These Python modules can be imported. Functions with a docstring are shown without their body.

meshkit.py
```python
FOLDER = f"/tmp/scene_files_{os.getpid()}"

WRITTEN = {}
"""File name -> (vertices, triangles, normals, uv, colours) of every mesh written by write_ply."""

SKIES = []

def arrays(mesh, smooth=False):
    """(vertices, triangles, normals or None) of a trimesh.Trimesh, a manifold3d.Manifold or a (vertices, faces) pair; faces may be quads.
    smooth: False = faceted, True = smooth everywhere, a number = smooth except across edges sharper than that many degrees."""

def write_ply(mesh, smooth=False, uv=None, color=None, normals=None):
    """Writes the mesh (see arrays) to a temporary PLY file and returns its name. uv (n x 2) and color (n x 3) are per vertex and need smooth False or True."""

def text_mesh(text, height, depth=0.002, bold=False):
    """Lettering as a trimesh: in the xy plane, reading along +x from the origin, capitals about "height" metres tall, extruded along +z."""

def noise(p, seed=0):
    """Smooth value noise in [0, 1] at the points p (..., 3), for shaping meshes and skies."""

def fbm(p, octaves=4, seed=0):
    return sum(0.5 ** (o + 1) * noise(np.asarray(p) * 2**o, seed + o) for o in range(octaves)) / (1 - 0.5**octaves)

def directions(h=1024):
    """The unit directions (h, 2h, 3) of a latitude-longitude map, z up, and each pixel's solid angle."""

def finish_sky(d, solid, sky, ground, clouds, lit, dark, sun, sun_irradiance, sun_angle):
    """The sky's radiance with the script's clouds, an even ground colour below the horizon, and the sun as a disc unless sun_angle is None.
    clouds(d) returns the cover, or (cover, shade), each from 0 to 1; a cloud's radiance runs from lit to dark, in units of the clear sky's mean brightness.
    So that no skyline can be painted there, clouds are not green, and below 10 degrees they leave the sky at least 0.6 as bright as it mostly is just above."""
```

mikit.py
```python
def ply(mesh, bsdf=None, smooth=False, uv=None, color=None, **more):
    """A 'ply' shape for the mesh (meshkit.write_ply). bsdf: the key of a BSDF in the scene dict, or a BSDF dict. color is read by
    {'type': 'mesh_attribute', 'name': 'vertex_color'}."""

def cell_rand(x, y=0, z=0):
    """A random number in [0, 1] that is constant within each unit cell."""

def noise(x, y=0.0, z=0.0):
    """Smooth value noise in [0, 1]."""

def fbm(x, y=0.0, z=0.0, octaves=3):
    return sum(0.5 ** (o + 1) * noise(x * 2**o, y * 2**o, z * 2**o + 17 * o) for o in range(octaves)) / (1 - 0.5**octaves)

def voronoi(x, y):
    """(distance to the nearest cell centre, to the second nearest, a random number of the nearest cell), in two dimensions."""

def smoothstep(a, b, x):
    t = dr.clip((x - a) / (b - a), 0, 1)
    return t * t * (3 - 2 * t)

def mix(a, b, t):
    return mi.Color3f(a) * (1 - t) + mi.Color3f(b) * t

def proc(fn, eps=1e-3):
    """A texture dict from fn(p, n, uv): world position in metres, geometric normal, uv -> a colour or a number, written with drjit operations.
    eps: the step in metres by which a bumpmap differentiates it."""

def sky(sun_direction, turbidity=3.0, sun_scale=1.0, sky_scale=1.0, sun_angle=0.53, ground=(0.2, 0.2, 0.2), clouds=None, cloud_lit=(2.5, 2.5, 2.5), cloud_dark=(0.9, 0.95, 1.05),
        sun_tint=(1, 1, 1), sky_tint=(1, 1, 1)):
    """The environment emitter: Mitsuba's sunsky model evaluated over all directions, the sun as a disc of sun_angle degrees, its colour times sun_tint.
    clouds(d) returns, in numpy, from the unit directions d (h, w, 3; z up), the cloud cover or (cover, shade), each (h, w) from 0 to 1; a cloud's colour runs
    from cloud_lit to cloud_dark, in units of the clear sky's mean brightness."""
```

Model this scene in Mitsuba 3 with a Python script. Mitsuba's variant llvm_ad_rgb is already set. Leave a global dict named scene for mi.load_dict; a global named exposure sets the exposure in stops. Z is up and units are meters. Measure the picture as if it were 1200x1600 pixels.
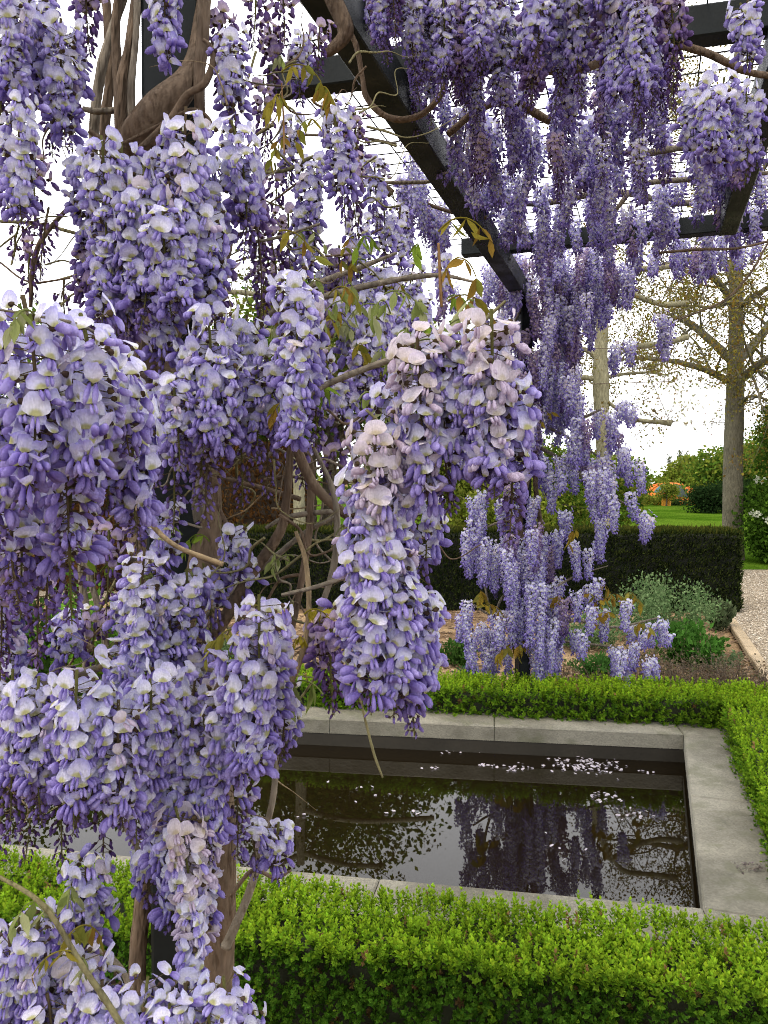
import math
import numpy as np, trimesh, mitsuba as mi, mikit, meshkit, drjit as dr
from mikit import noise, fbm, smoothstep, mix, voronoi, cell_rand

T = mi.ScalarTransform4f
scene, labels = {}, {}

# ------------------------------------------------------------------ camera, sky, exposure
H, FPX, PITCH = 1.55, 1244.0, math.radians(-2.07)      # eye height, focal length in pixels of a 1200 x 1600 picture
FWD = np.array([0, math.cos(PITCH), math.sin(PITCH)])
UP = np.array([0, -math.sin(PITCH), math.cos(PITCH)])
EYE = np.array([0, 0, H])
scene['camera'] = {'type': 'perspective', 'fov': 2 * math.degrees(math.atan(600 / FPX)), 'fov_axis': 'x',
                   'near_clip': 0.05, 'far_clip': 2000.0,
                   'to_world': T().look_at(origin=EYE.tolist(), target=(EYE + FWD).tolist(), up=[0, 0, 1])}
scene['sky_light'] = mikit.sky((-0.25, -0.35, 0.9), turbidity=4, sun_scale=0.16, sun_angle=18, ground=(0.12, 0.12, 0.08),
                               clouds=lambda d: (np.ones(d.shape[:2]), 0.0 + 0.12 * meshkit.fbm(d * 3.0, 3)),
                               cloud_lit=(2.5, 2.5, 2.55), cloud_dark=(1.6, 1.65, 1.75))
exposure = 3.2


def at(x, y, d):
    """The point at distance d (metres along the ground) in the direction of a pixel of the 1200 x 1600 photograph."""
    r = FWD + (x - 600) / FPX * np.array([1.0, 0, 0]) + (800 - y) / FPX * UP
    return EYE + r * (d / r[1])


def on(x, y, z):
    r = FWD + (x - 600) / FPX * np.array([1.0, 0, 0]) + (800 - y) / FPX * UP
    return EYE + r * ((z - H) / r[2])


# ------------------------------------------------------------------ mesh helpers
def pack(c):
    """Colours (n, 3) as two numbers per vertex, unpacked by the materials below."""
    c = np.clip(np.atleast_2d(np.asarray(c, float)), 0.001, 0.985)
    return np.stack([np.floor(c[:, 0] * 1000) + c[:, 1], c[:, 2]], 1)


class Mesh:
    def __init__(self): self.v, self.f, self.u, self.n = [], [], [], 0
    def add(self, v, f, u):
        v = np.asarray(v, float).reshape(-1, 3); u = np.asarray(u, float)
        if u.shape[0] == 1: u = np.repeat(u, len(v), 0)
        f = np.asarray(f, int)
        if f.shape[1] == 4: f = np.vstack([f[:, [0, 1, 2]], f[:, [0, 2, 3]]])
        self.v.append(v); self.f.append(f + self.n); self.u.append(u); self.n += len(v)
        return self
    def join(self, o):
        if o.n: self.add(np.vstack(o.v), np.vstack(o.f), np.vstack(o.u))
        return self
    def put(self, key, bsdf, smooth=True):
        if self.n == 0: return
        scene[key] = mikit.ply((np.vstack(self.v), np.vstack(self.f)), bsdf, smooth=smooth, uv=np.vstack(self.u))
        return key


used = {}
def numbered(name):
    n = used.get(name, 0); used[name] = n + 1
    return name if n == 0 else f'{name}_{n:03d}'
def thing(name, label, cat, group=None, kind=None):
    k = numbered(name)
    labels[k] = {'label': label, 'category': cat}
    if group: labels[k]['group'] = group
    if kind: labels[k]['kind'] = kind
    return k
def part(parent, name, mesh, bsdf, smooth=True, label=None, kind=None):
    k = numbered(parent + '__' + name)
    if mesh.n == 0: return k
    mesh.put(k, bsdf, smooth)
    if label: labels.setdefault(k, {})['label'] = label
    if kind: labels.setdefault(k, {})['kind'] = kind
    return k
def structure(name, mesh, bsdf, smooth=True, kind='structure', label=None):
    mesh.put(name, bsdf, smooth); labels[name] = {'kind': kind, **({'label': label} if label else {})}


def unit(v):
    v = np.asarray(v, float)
    return v / np.maximum(np.linalg.norm(v, axis=-1, keepdims=True), 1e-12)


def curve(pts, k=6):
    """Catmull-Rom through rows (x, y, z, r)."""
    p = np.asarray(pts, float)
    if len(p) < 3 or k == 1: 
        t = np.linspace(0, len(p) - 1, (len(p) - 1) * k + 1)
        return np.stack([np.interp(t, np.arange(len(p)), p[:, i]) for i in range(p.shape[1])], 1)
    q = np.vstack([2 * p[0] - p[1], p, 2 * p[-1] - p[-2]])
    out = []
    for i in range(1, len(q) - 2):
        t = np.linspace(0, 1, k, endpoint=False)[:, None]
        a, b, c, d = q[i - 1], q[i], q[i + 1], q[i + 2]
        out.append(0.5 * (2 * b + (c - a) * t + (2 * a - 5 * b + 4 * c - d) * t**2 + (3 * b - a - 3 * c + d) * t**3))
    return np.vstack(out + [p[-1:]])


def tube(m, pts, sides=6, color=(0.1, 0.08, 0.06), rough=0.0, k=6, seed=0, cap=True):
    """Adds a tube through rows (x, y, z, r), with an uneven surface."""
    c = curve(pts, k); p, r = c[:, :3], np.maximum(c[:, 3], 2e-4)
    t = unit(np.gradient(p, axis=0))
    a = unit(np.cross(t[0], [0, 0, 1.0] if abs(t[0][2]) < 0.9 else [1.0, 0, 0]))
    A = []
    for ti in t:                       # carried along without twist
        a = unit(a - ti * (a @ ti)); A.append(a)
    A = np.array(A); B = np.cross(t, A)
    ang = np.arange(sides) * 2 * np.pi / sides
    ring = np.cos(ang)[None, :, None] * A[:, None] + np.sin(ang)[None, :, None] * B[:, None]
    v = p[:, None] + r[:, None, None] * ring
    if rough:
        s = 0.7 / max(r.max(), 1e-4)
        n = meshkit.fbm(v * np.array([s, s, s * 0.4]) + seed * 7.3, 4, seed) - 0.5
        n = n + 0.5 * np.maximum(meshkit.noise(p * s * 0.45 + seed, seed + 9) - 0.66, 0)[:, None] * 3
        v = p[:, None] + (r[:, None] * (1 + rough * 2 * n))[..., None] * ring
    i, j = np.meshgrid(np.arange(len(p) - 1), np.arange(sides), indexing='ij')
    q = np.stack([i * sides + j, i * sides + (j + 1) % sides, (i + 1) * sides + (j + 1) % sides, (i + 1) * sides + j], -1).reshape(-1, 4)
    f = np.vstack([q[:, [0, 1, 2]], q[:, [0, 2, 3]]]); v = v.reshape(-1, 3)
    if cap:
        n0 = len(v); v = np.vstack([v, p[:1], p[-1:]]); j = np.arange(sides); e = (len(p) - 1) * sides
        f = np.vstack([f, np.stack([(j + 1) % sides, j, j * 0 + n0], 1), np.stack([e + j, e + (j + 1) % sides, j * 0 + n0 + 1], 1)])
    return m.add(v, f, pack(color))


def rbox(lo, hi, r=0.004):
    """A box with chamfered edges, as a trimesh hull."""
    lo, hi = np.array(lo, float), np.array(hi, float); P = []
    for c in np.ndindex(2, 2, 2):
        q = np.where(c, hi, lo); s = np.where(c, -1, 1)
        for k in range(3):
            e = q + s * r; e[k] = q[k]; P.append(e)
    return trimesh.convex.convex_hull(np.array(P))


def bar(m, p0, p1, w, h, color, r=0.004, up=(0, 0, 1)):
    """A bar from p0 to p1 (centre line), w wide and h high."""
    p0, p1 = np.array(p0, float), np.array(p1, float); L = np.linalg.norm(p1 - p0)
    z = (p1 - p0) / L; x = unit(np.cross(up, z)); y = np.cross(z, x)
    b = rbox([-w / 2, -h / 2, 0], [w / 2, h / 2, L], r)
    return m.add(p0 + b.vertices @ np.array([x, y, z]), b.faces, pack(color))


def rots(rng, n, amount=math.pi):
    """Random rotation matrices."""
    ax = unit(rng.normal(size=(n, 3))); a = rng.uniform(-amount, amount, n)
    K = np.zeros((n, 3, 3)); K[:, 0, 1], K[:, 0, 2], K[:, 1, 0], K[:, 1, 2], K[:, 2, 0], K[:, 2, 1] = -ax[:, 2], ax[:, 1], ax[:, 2], -ax[:, 0], -ax[:, 1], ax[:, 0]
    s, c = np.sin(a)[:, None, None], (1 - np.cos(a))[:, None, None]
    return np.eye(3) + s * K + c * (K @ K)


def scatter(m, tv, tf, pos, R, scale, uv):
    """Copies of a template: v = pos + R @ (scale * tv); uv per copy (n, 2) or per copy and vertex (n, k, 2)."""
    n, k = len(pos), len(tv)
    if n == 0: return m
    v = np.einsum('nij,nkj->nki', R, tv[None] * np.asarray(scale, float).reshape(n, -1)[:, None]) + pos[:, None]
    f = (tf[None] + (np.arange(n) * k)[:, None, None]).reshape(-1, 3)
    uv = np.asarray(uv, float)
    if uv.ndim == 2: uv = np.repeat(uv[:, None], k, 1)
    return m.add(v.reshape(-1, 3), f, uv.reshape(-1, 2))


# ------------------------------------------------------------------ materials
def unpack(uv):
    r = dr.floor(uv.x)
    return mi.Color3f(r / 1000.0, uv.x - r, uv.y)


def leaf_color(p, n, uv):
    return unpack(uv) * (0.68 + 0.22 * noise(p.x * 90, p.y * 90, p.z * 90))


def bark_color(p, n, uv):
    a = fbm(p.x * 60, p.y * 60, p.z * 14, 3); b = noise(p.x * 9, p.y * 9, p.z * 5 + 3)
    c = noise(p.x * 240, p.y * 240, p.z * 36)
    return unpack(uv) * (0.05 + 0.95 * a + 0.3 * b + 0.3 * c)


def bark_bump(p, n, uv):
    return fbm(p.x * 130, p.y * 130, p.z * 24, 3)


def matte_color(p, n, uv):
    return unpack(uv) * (0.6 + 0.4 * fbm(p.x * 7, p.y * 7, p.z * 7, 3))


def petal_color(p, n, uv):
    k = dr.floor(uv.x); s = uv.x - k; tone = dr.floor(uv.y); r = uv.y - tone
    vein = noise(p.x * 600, p.y * 600, p.z * 600)
    fine = noise(p.x * 1500, p.y * 1500, p.z * 400)
    st = mix((0.50, 0.50, 0.24), mix((0.62, 0.61, 0.80), (0.78, 0.78, 0.85), r), smoothstep(0.20, 0.40, s))
    st = mix(st, mix((0.31, 0.275, 0.66), (0.57, 0.56, 0.83), r), smoothstep(0.40, 0.98, s + 0.18 * (fine - 0.5)))
    wing = mix((0.22, 0.16, 0.49), (0.53, 0.48, 0.80), smoothstep(0.15, 0.85, s) * (0.35 + 0.65 * r))
    bud = mix((0.15, 0.095, 0.32), (0.45, 0.39, 0.70), smoothstep(0.1, 0.75, s) * (0.25 + 0.75 * r))
    cal = mix((0.10, 0.065, 0.075), (0.15, 0.11, 0.06), r)
    ped = mix((0.17, 0.13, 0.07), (0.20, 0.19, 0.06), r)
    c = dr.select(k < 0.5, st, dr.select(k < 1.5, wing, dr.select(k < 2.5, bud, dr.select(k < 3.5, cal, ped))))
    faded = dr.select(k < 1.5, mix(c, mix((0.68, 0.60, 0.62), (0.60, 0.46, 0.38), smoothstep(0.6, 1.0, r) * (1 - s)), 0.62), c)
    deep = c * mi.Color3f(0.68, 0.55, 0.60)
    c = dr.select(tone < 0.5, c, dr.select(tone < 1.5, faded, deep))
    streak = noise(p.x * 1000, p.y * 1000, p.z * 160)
    return c * (0.72 + 0.18 * vein + 0.26 * streak)


def concrete(p, n, uv):
    a = fbm(p.x * 5, p.y * 5, p.z * 5, 4); b = noise(p.x * 160, p.y * 160, p.z * 160)
    c = mix((0.14, 0.132, 0.10), (0.29, 0.275, 0.22), smoothstep(0.25, 0.75, a)) * (0.78 + 0.4 * b)
    moss = smoothstep(0.55, 0.75, fbm(p.x * 11 + 5, p.y * 11, p.z * 11, 3)) * 0.5
    return mix(c, (0.12, 0.125, 0.07), moss) * 0.66


def concrete_bump(p, n, uv):
    return fbm(p.x * 90, p.y * 90, p.z * 90, 3)


def gravel_color(p, n, uv):
    f1, f2, w = voronoi(p.x * 42, p.y * 42)
    c = mix((0.30, 0.25, 0.18), (0.52, 0.46, 0.36), w)
    c = mix((0.13, 0.10, 0.07), c, smoothstep(0.02, 0.25, f2 - f1))
    return c * (0.6 + 0.4 * fbm(p.x * 1.3, p.y * 1.3, 0, 3))


def gravel_bump(p, n, uv):
    f1, f2, w = voronoi(p.x * 42, p.y * 42)
    return smoothstep(0, 0.5, f2 - f1)


def soil_color(p, n, uv):
    a = fbm(p.x * 3, p.y * 3, 1.0, 4); b = fbm(p.x * 45, p.y * 45, 2.0, 3)
    return mix((0.11, 0.072, 0.042), (0.25, 0.175, 0.10), smoothstep(0.3, 0.7, a)) * (0.55 + 0.95 * b)


def soil_bump(p, n, uv):
    return fbm(p.x * 30, p.y * 30, 0.0, 4)


def lawn_color(p, n, uv):
    a = fbm(p.x * 0.7, p.y * 0.5, 0.0, 4); b = fbm(p.x * 26, p.y * 26, 0.0, 3)
    return mix((0.034, 0.078, 0.005), (0.070, 0.125, 0.012), smoothstep(0.25, 0.75, a)) * (0.5 + 0.9 * b)


def lawn_bump(p, n, uv):
    return fbm(p.x * 30, p.y * 30, 0.0, 3)


def paint_color(p, n, uv):
    a = fbm(p.x * 6, p.y * 6, p.z * 6, 4); b = fbm(p.x * 40, p.y * 40, p.z * 40, 3)
    return mix((0.006, 0.008, 0.008), (0.016, 0.020, 0.021), smoothstep(0.45, 0.75, a) * 0.6 + 0.4 * b)


def paint_rough(p, n, uv):
    return 0.28 + 0.4 * fbm(p.x * 14, p.y * 14, p.z * 14, 3)


def bumped(bsdf, fn, scale, eps=1e-3):
    return {'type': 'bumpmap', 'texture': mikit.proc(fn, eps), 'scale': scale, 'bsdf': bsdf}


scene['m_leaf'] = {'type': 'principledthin', 'base_color': mikit.proc(leaf_color), 'roughness': 0.55, 'diff_trans': 0.7, 'spec_trans': 0.0, 'eta': 1.25}
scene['m_petal'] = {'type': 'principledthin', 'base_color': mikit.proc(petal_color), 'roughness': 0.6, 'diff_trans': 1.0, 'spec_trans': 0.0, 'eta': 1.25, 'sheen': 0.2}
scene['m_bark'] = {'type': 'twosided', 'bsdf': bumped({'type': 'principled', 'base_color': mikit.proc(bark_color), 'roughness': 0.8, 'specular': 0.25}, bark_bump, 0.014)}
scene['m_matte'] = {'type': 'twosided', 'bsdf': {'type': 'principled', 'base_color': mikit.proc(matte_color), 'roughness': 0.7, 'specular': 0.3}}
scene['m_concrete'] = {'type': 'twosided', 'bsdf': bumped({'type': 'principled', 'base_color': mikit.proc(concrete), 'roughness': 0.75, 'specular': 0.3}, concrete_bump, 0.003)}
scene['m_gravel'] = {'type': 'twosided', 'bsdf': bumped({'type': 'diffuse', 'reflectance': mikit.proc(gravel_color)}, gravel_bump, 0.008)}
scene['m_soil'] = {'type': 'twosided', 'bsdf': bumped({'type': 'diffuse', 'reflectance': mikit.proc(soil_color)}, soil_bump, 0.03)}
scene['m_lawn'] = {'type': 'twosided', 'bsdf': bumped({'type': 'diffuse', 'reflectance': mikit.proc(lawn_color)}, lawn_bump, 0.03)}
scene['m_paint'] = {'type': 'twosided', 'bsdf': {'type': 'principled', 'base_color': mikit.proc(paint_color), 'roughness': mikit.proc(paint_rough), 'specular': 0.14}}
scene['m_water'] = {'type': 'twosided', 'bsdf': {'type': 'plastic', 'int_ior': 1.36, 'ext_ior': 1.0, 'nonlinear': True, 'diffuse_reflectance': {'type': 'rgb', 'value': [0.012, 0.008, 0.003]}}}   # murky: the bottom does not show


# ------------------------------------------------------------------ the setting: ground, lawn, path, bed
def sheet(poly, z, nx=1):
    import shapely
    p = trimesh.creation.triangulate_polygon(shapely.Polygon(poly), engine='earcut')
    v = np.column_stack([p[0], np.full(len(p[0]), z)]); f = p[1]
    a = v[f]; up = np.cross(a[:, 1] - a[:, 0], a[:, 2] - a[:, 0])[:, 2] < 0
    f[up] = f[up][:, ::-1]
    return v, f


def bent_grid(x0, x1, y0, y1, n, m_, fn):
    X, Y = np.meshgrid(np.linspace(x0, x1, n), np.linspace(y0, y1, m_), indexing='ij')
    v = np.stack([X, Y, fn(X, Y)], -1).reshape(-1, 3)
    i, j = np.meshgrid(np.arange(n - 1), np.arange(m_ - 1), indexing='ij')
    q = np.stack([i * m_ + j, (i + 1) * m_ + j, (i + 1) * m_ + j + 1, i * m_ + j + 1], -1).reshape(-1, 4)
    return v, q


# pond corners from the coping's inner edge (coping top at 0.25 m)
ZC, ZW = 0.25, 0.10
A, B = on(1098, 1418, ZC), on(1068, 1147, ZC)
e_near, e_far = unit(on(460, 1360, ZC) - A), unit(on(500, 1123, ZC) - B)
D, C = A + e_near * 3.6, B + e_far * 3.6
e_r = unit(B - A); n_near = unit(np.array([e_near[1], -e_near[0], 0])); n_far = unit(np.array([-e_far[1], e_far[0], 0])); n_r = np.array([e_r[1], -e_r[0], 0])
if n_near[1] > 0: n_near = -n_near
if n_far[1] < 0: n_far = -n_far
CW = 0.25
pond_in = np.array([A, B, C, D])

import shapely
hole = shapely.Polygon(pond_in[:, :2]).buffer(0.03, join_style=2)
big = shapely.Polygon([(-1500, -300), (1500, -300), (1500, 1500), (-1500, 1500)]).difference(hole)
gv, gf = trimesh.creation.triangulate_polygon(big, engine='earcut')
gv = np.column_stack([gv, np.zeros(len(gv))]); a = gv[gf]; fl = np.cross(a[:, 1] - a[:, 0], a[:, 2] - a[:, 0])[:, 2] < 0; gf[fl] = gf[fl][:, ::-1]
structure('ground', Mesh().add(gv, gf, pack((0.1, 0.1, 0.1))), 'm_soil', False)

def rise(X, Y):
    return 0.006 + 0.012 * np.maximum(Y - 14.5, 0) ** 1.0 * 0.35 + 0.05 * (meshkit.noise(np.stack([X * 0.2, Y * 0.2, X * 0], -1)) - 0.5) * np.clip((Y - 14.2) / 6, 0, 1)
structure('lawn', Mesh().add(*bent_grid(-60, 80, 14.2, 110, 71, 60, rise), pack((0.1, 0.1, 0.1))), 'm_lawn')
g0, g1 = on(1140, 972, 0), on(1215, 1085, 0)
ge = unit(g1 - g0)
structure('gravel_path', Mesh().add(*sheet([(g0 - ge * 0.05)[:2], (g0 + ge * 7)[:2], (16, 2), (16, 14.3), (-14, 14.3), (-14, 10.6), (3.2, 10.3), (4.15, 9.3)], 0.004), pack((0.1, 0.1, 0.1))), 'm_gravel', False)
rng = np.random.default_rng(5)

# loose stones on the path and bark mulch on the bed
def stones(rng, pts, size, cols):
    ico = trimesh.creation.icosphere(subdivisions=0); m = Mesh(); n = len(pts)
    sc = size * rng.uniform(0.5, 1.2, (n, 1)) * np.array([1, 0.8, 0.5]) * rng.uniform(0.7, 1.2, (n, 3))
    c = np.array(cols)[rng.integers(0, len(cols), n)] * rng.uniform(0.7, 1.2, (n, 1))
    return scatter(m, np.array(ico.vertices), np.array(ico.faces), pts, rots(rng, n, 0.5), sc, pack(c))
pts = np.column_stack([rng.uniform(3.0, 7.0, 26000), rng.uniform(5.0, 13.8, 26000), np.full(26000, 0.008)])
side = (pts[:, :2] - g0[:2]) @ np.array([-ge[1], ge[0]])
pts = pts[(side > 0.06) & ((pts[:, 1] > 9.9) | (side > 0.06))]
pts = pts[(pts[:, 0] < pts[:, 1] * 0.5 + 0.1) & (pts[:, 0] > pts[:, 1] * 0.40)]
structure('path_stones', stones(rng, pts, 0.011, [(0.55, 0.48, 0.38), (0.38, 0.31, 0.23), (0.62, 0.57, 0.48), (0.28, 0.22, 0.16)]), 'm_matte', True, 'stuff', 'loose pale gravel stones on the path')
labels['path_stones']['category'] = 'gravel'
n = 9000
pts = np.column_stack([rng.uniform(-3.5, 5.0, n), rng.uniform(4.9, 9.6, n), np.full(n, 0.008)])
side = (pts[:, :2] - g0[:2]) @ np.array([-ge[1], ge[0]])
pts = pts[side < -0.03]; n = len(pts)
ch = rbox([-1, -1, -1], [1, 1, 1], 0.4)
m = Mesh(); sc = np.column_stack([rng.uniform(0.008, 0.03, n), rng.uniform(0.005, 0.012, n), rng.uniform(0.002, 0.005, n)])
c = np.array([(0.24, 0.16, 0.09), (0.15, 0.095, 0.055), (0.33, 0.24, 0.15), (0.10, 0.065, 0.04)])[rng.integers(0, 4, n)] * rng.uniform(0.7, 1.2, (n, 1))
rz = rng.uniform(0, 2 * np.pi, n); RZ = np.zeros((n, 3, 3)); RZ[:, 0, 0], RZ[:, 0, 1], RZ[:, 1, 0], RZ[:, 1, 1], RZ[:, 2, 2] = np.cos(rz), -np.sin(rz), np.sin(rz), np.cos(rz), 1
scatter(m, np.array(ch.vertices), np.array(ch.faces), pts, np.einsum('nij,njk->nik', RZ, rots(rng, n, 0.35)), sc, pack(c))
structure('bark_mulch', m, 'm_matte', False, 'stuff', 'brown bark mulch scattered over the planting bed')
labels['bark_mulch']['category'] = 'mulch'

# ------------------------------------------------------------------ pond
pond = thing('garden_pond', 'rectangular garden pond with a broad grey concrete coping', 'pond')
m = Mesh()
q = np.array([A, B, C, D]); lo = q.copy(); lo[:, 2] = -0.5; hi = q.copy(); hi[:, 2] = ZC - 0.075
out = unit(q - q.mean(0)) * 0.012; out[:, 2] = 0; lo += out; hi += out
i = np.arange(4); m.add(np.vstack([hi, lo]), np.stack([i, (i + 1) % 4, (i + 1) % 4 + 4, i + 4], 1), pack((0.028, 0.024, 0.017)))
m.add(lo, np.array([[0, 1, 2], [0, 2, 3]]), pack((0.030, 0.020, 0.008)))
part(pond, 'basin_wall', m, 'm_matte', False, 'dark brown inner wall and floor of the pond')

def slab(poly, z0, z1, r=0.006):
    """A paving slab with a chamfered top edge."""
    P = shapely.Polygon(poly).buffer(-0.0015, join_style=2); Q = P.buffer(-r, join_style=2)
    a = np.array(P.exterior.coords)[:-1]; b = np.array(Q.exterior.coords)[:-1]
    v = np.vstack([np.column_stack([a, np.full(len(a), z0)]), np.column_stack([a, np.full(len(a), z1 - r)]), np.column_stack([b, np.full(len(b), z1)])])
    return trimesh.convex.convex_hull(v)
def slab_row(P, Q, nrm, cuts, w):
    for s0, s1 in zip(cuts[:-1], cuts[1:]):
        a, b = P + (Q - P) * s0, P + (Q - P) * s1
        h = slab([a[:2], b[:2], (b + nrm * w)[:2], (a + nrm * w)[:2]], ZC - 0.08, ZC + rng.uniform(-0.0015, 0.0015))
        part(pond, 'coping_slab', Mesh().add(h.vertices, h.faces, pack((0.3, 0.3, 0.25))), 'm_concrete', False)
n_r = n_r if n_r[0] > 0 else -n_r
A2 = A + n_near * CW * 1.0 - e_r * 0; B2 = B + n_far * CW * 0.98
slab_row(A + n_near * 0.0, D, n_near, [0, 0.28, 0.55, 0.8, 1], CW)
slab_row(B, C, n_far, [0, 0.27, 0.52, 0.77, 1], CW)
slab_row(A - e_r * 0.0, B, n_r, [0, 0.52, 1], CW)
for P, nn in ((A, n_near), (B, n_far)):
    h = slab([P[:2], (P + nn * CW)[:2], (P + nn * CW + n_r * CW)[:2], (P + n_r * CW)[:2]], ZC - 0.08, ZC)
    part(pond, 'coping_slab', Mesh().add(h.vertices, h.faces, pack((0.3, 0.3, 0.25))), 'm_concrete', False)
def outset(q, d):
    return np.array(shapely.Polygon(q[:, :2]).buffer(d, join_style=2).exterior.coords)[:-1]
# concrete rim below the slabs, outside
m = Mesh(); o = shapely.Polygon(outset(q, CW - 0.03)).difference(shapely.Polygon(outset(q, 0.04)))
e = trimesh.creation.extrude_polygon(o, ZC - 0.084); m.add(e.vertices, e.faces, pack((0.2, 0.2, 0.18)))
part(pond, 'rim_wall', m, 'm_concrete', False)
wq = q.copy(); wq[:, 2] = ZW; wq[:, :2] += out[:, :2]
ctr = wq.mean(0)
structure('pond_water', Mesh().add(wq, np.array([[0, 1, 2], [0, 2, 3]]), pack((0.1, 0.1, 0.1))), 'm_water', False, 'structure', 'dark still pond water reflecting trees and sky')

# ------------------------------------------------------------------ leaves, hedges
LEAF = (np.array([[0, 0, 0], [-0.5, 0.45, 0.10], [0, 0.5, 0], [0.5, 0.45, 0.10], [0, 1, -0.06]]), np.array([[0, 2, 1], [0, 3, 2], [1, 2, 4], [2, 3, 4]]))
LEAF[0][:, 0] *= 0.62
RHOMB = (np.array([[0, 0, 0], [-0.32, 0.5, 0.06], [0, 1, 0], [0.32, 0.5, 0.06]]), np.array([[0, 3, 2], [0, 2, 1]]))


def frames(fwd, rng, spin=math.pi):
    """Rotation matrices whose y axis is fwd, spun at random about it."""
    y = unit(fwd); a = unit(np.cross(y, unit(rng.normal(size=y.shape))))
    return np.stack([a, y, np.cross(a, y)], -1)


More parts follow.
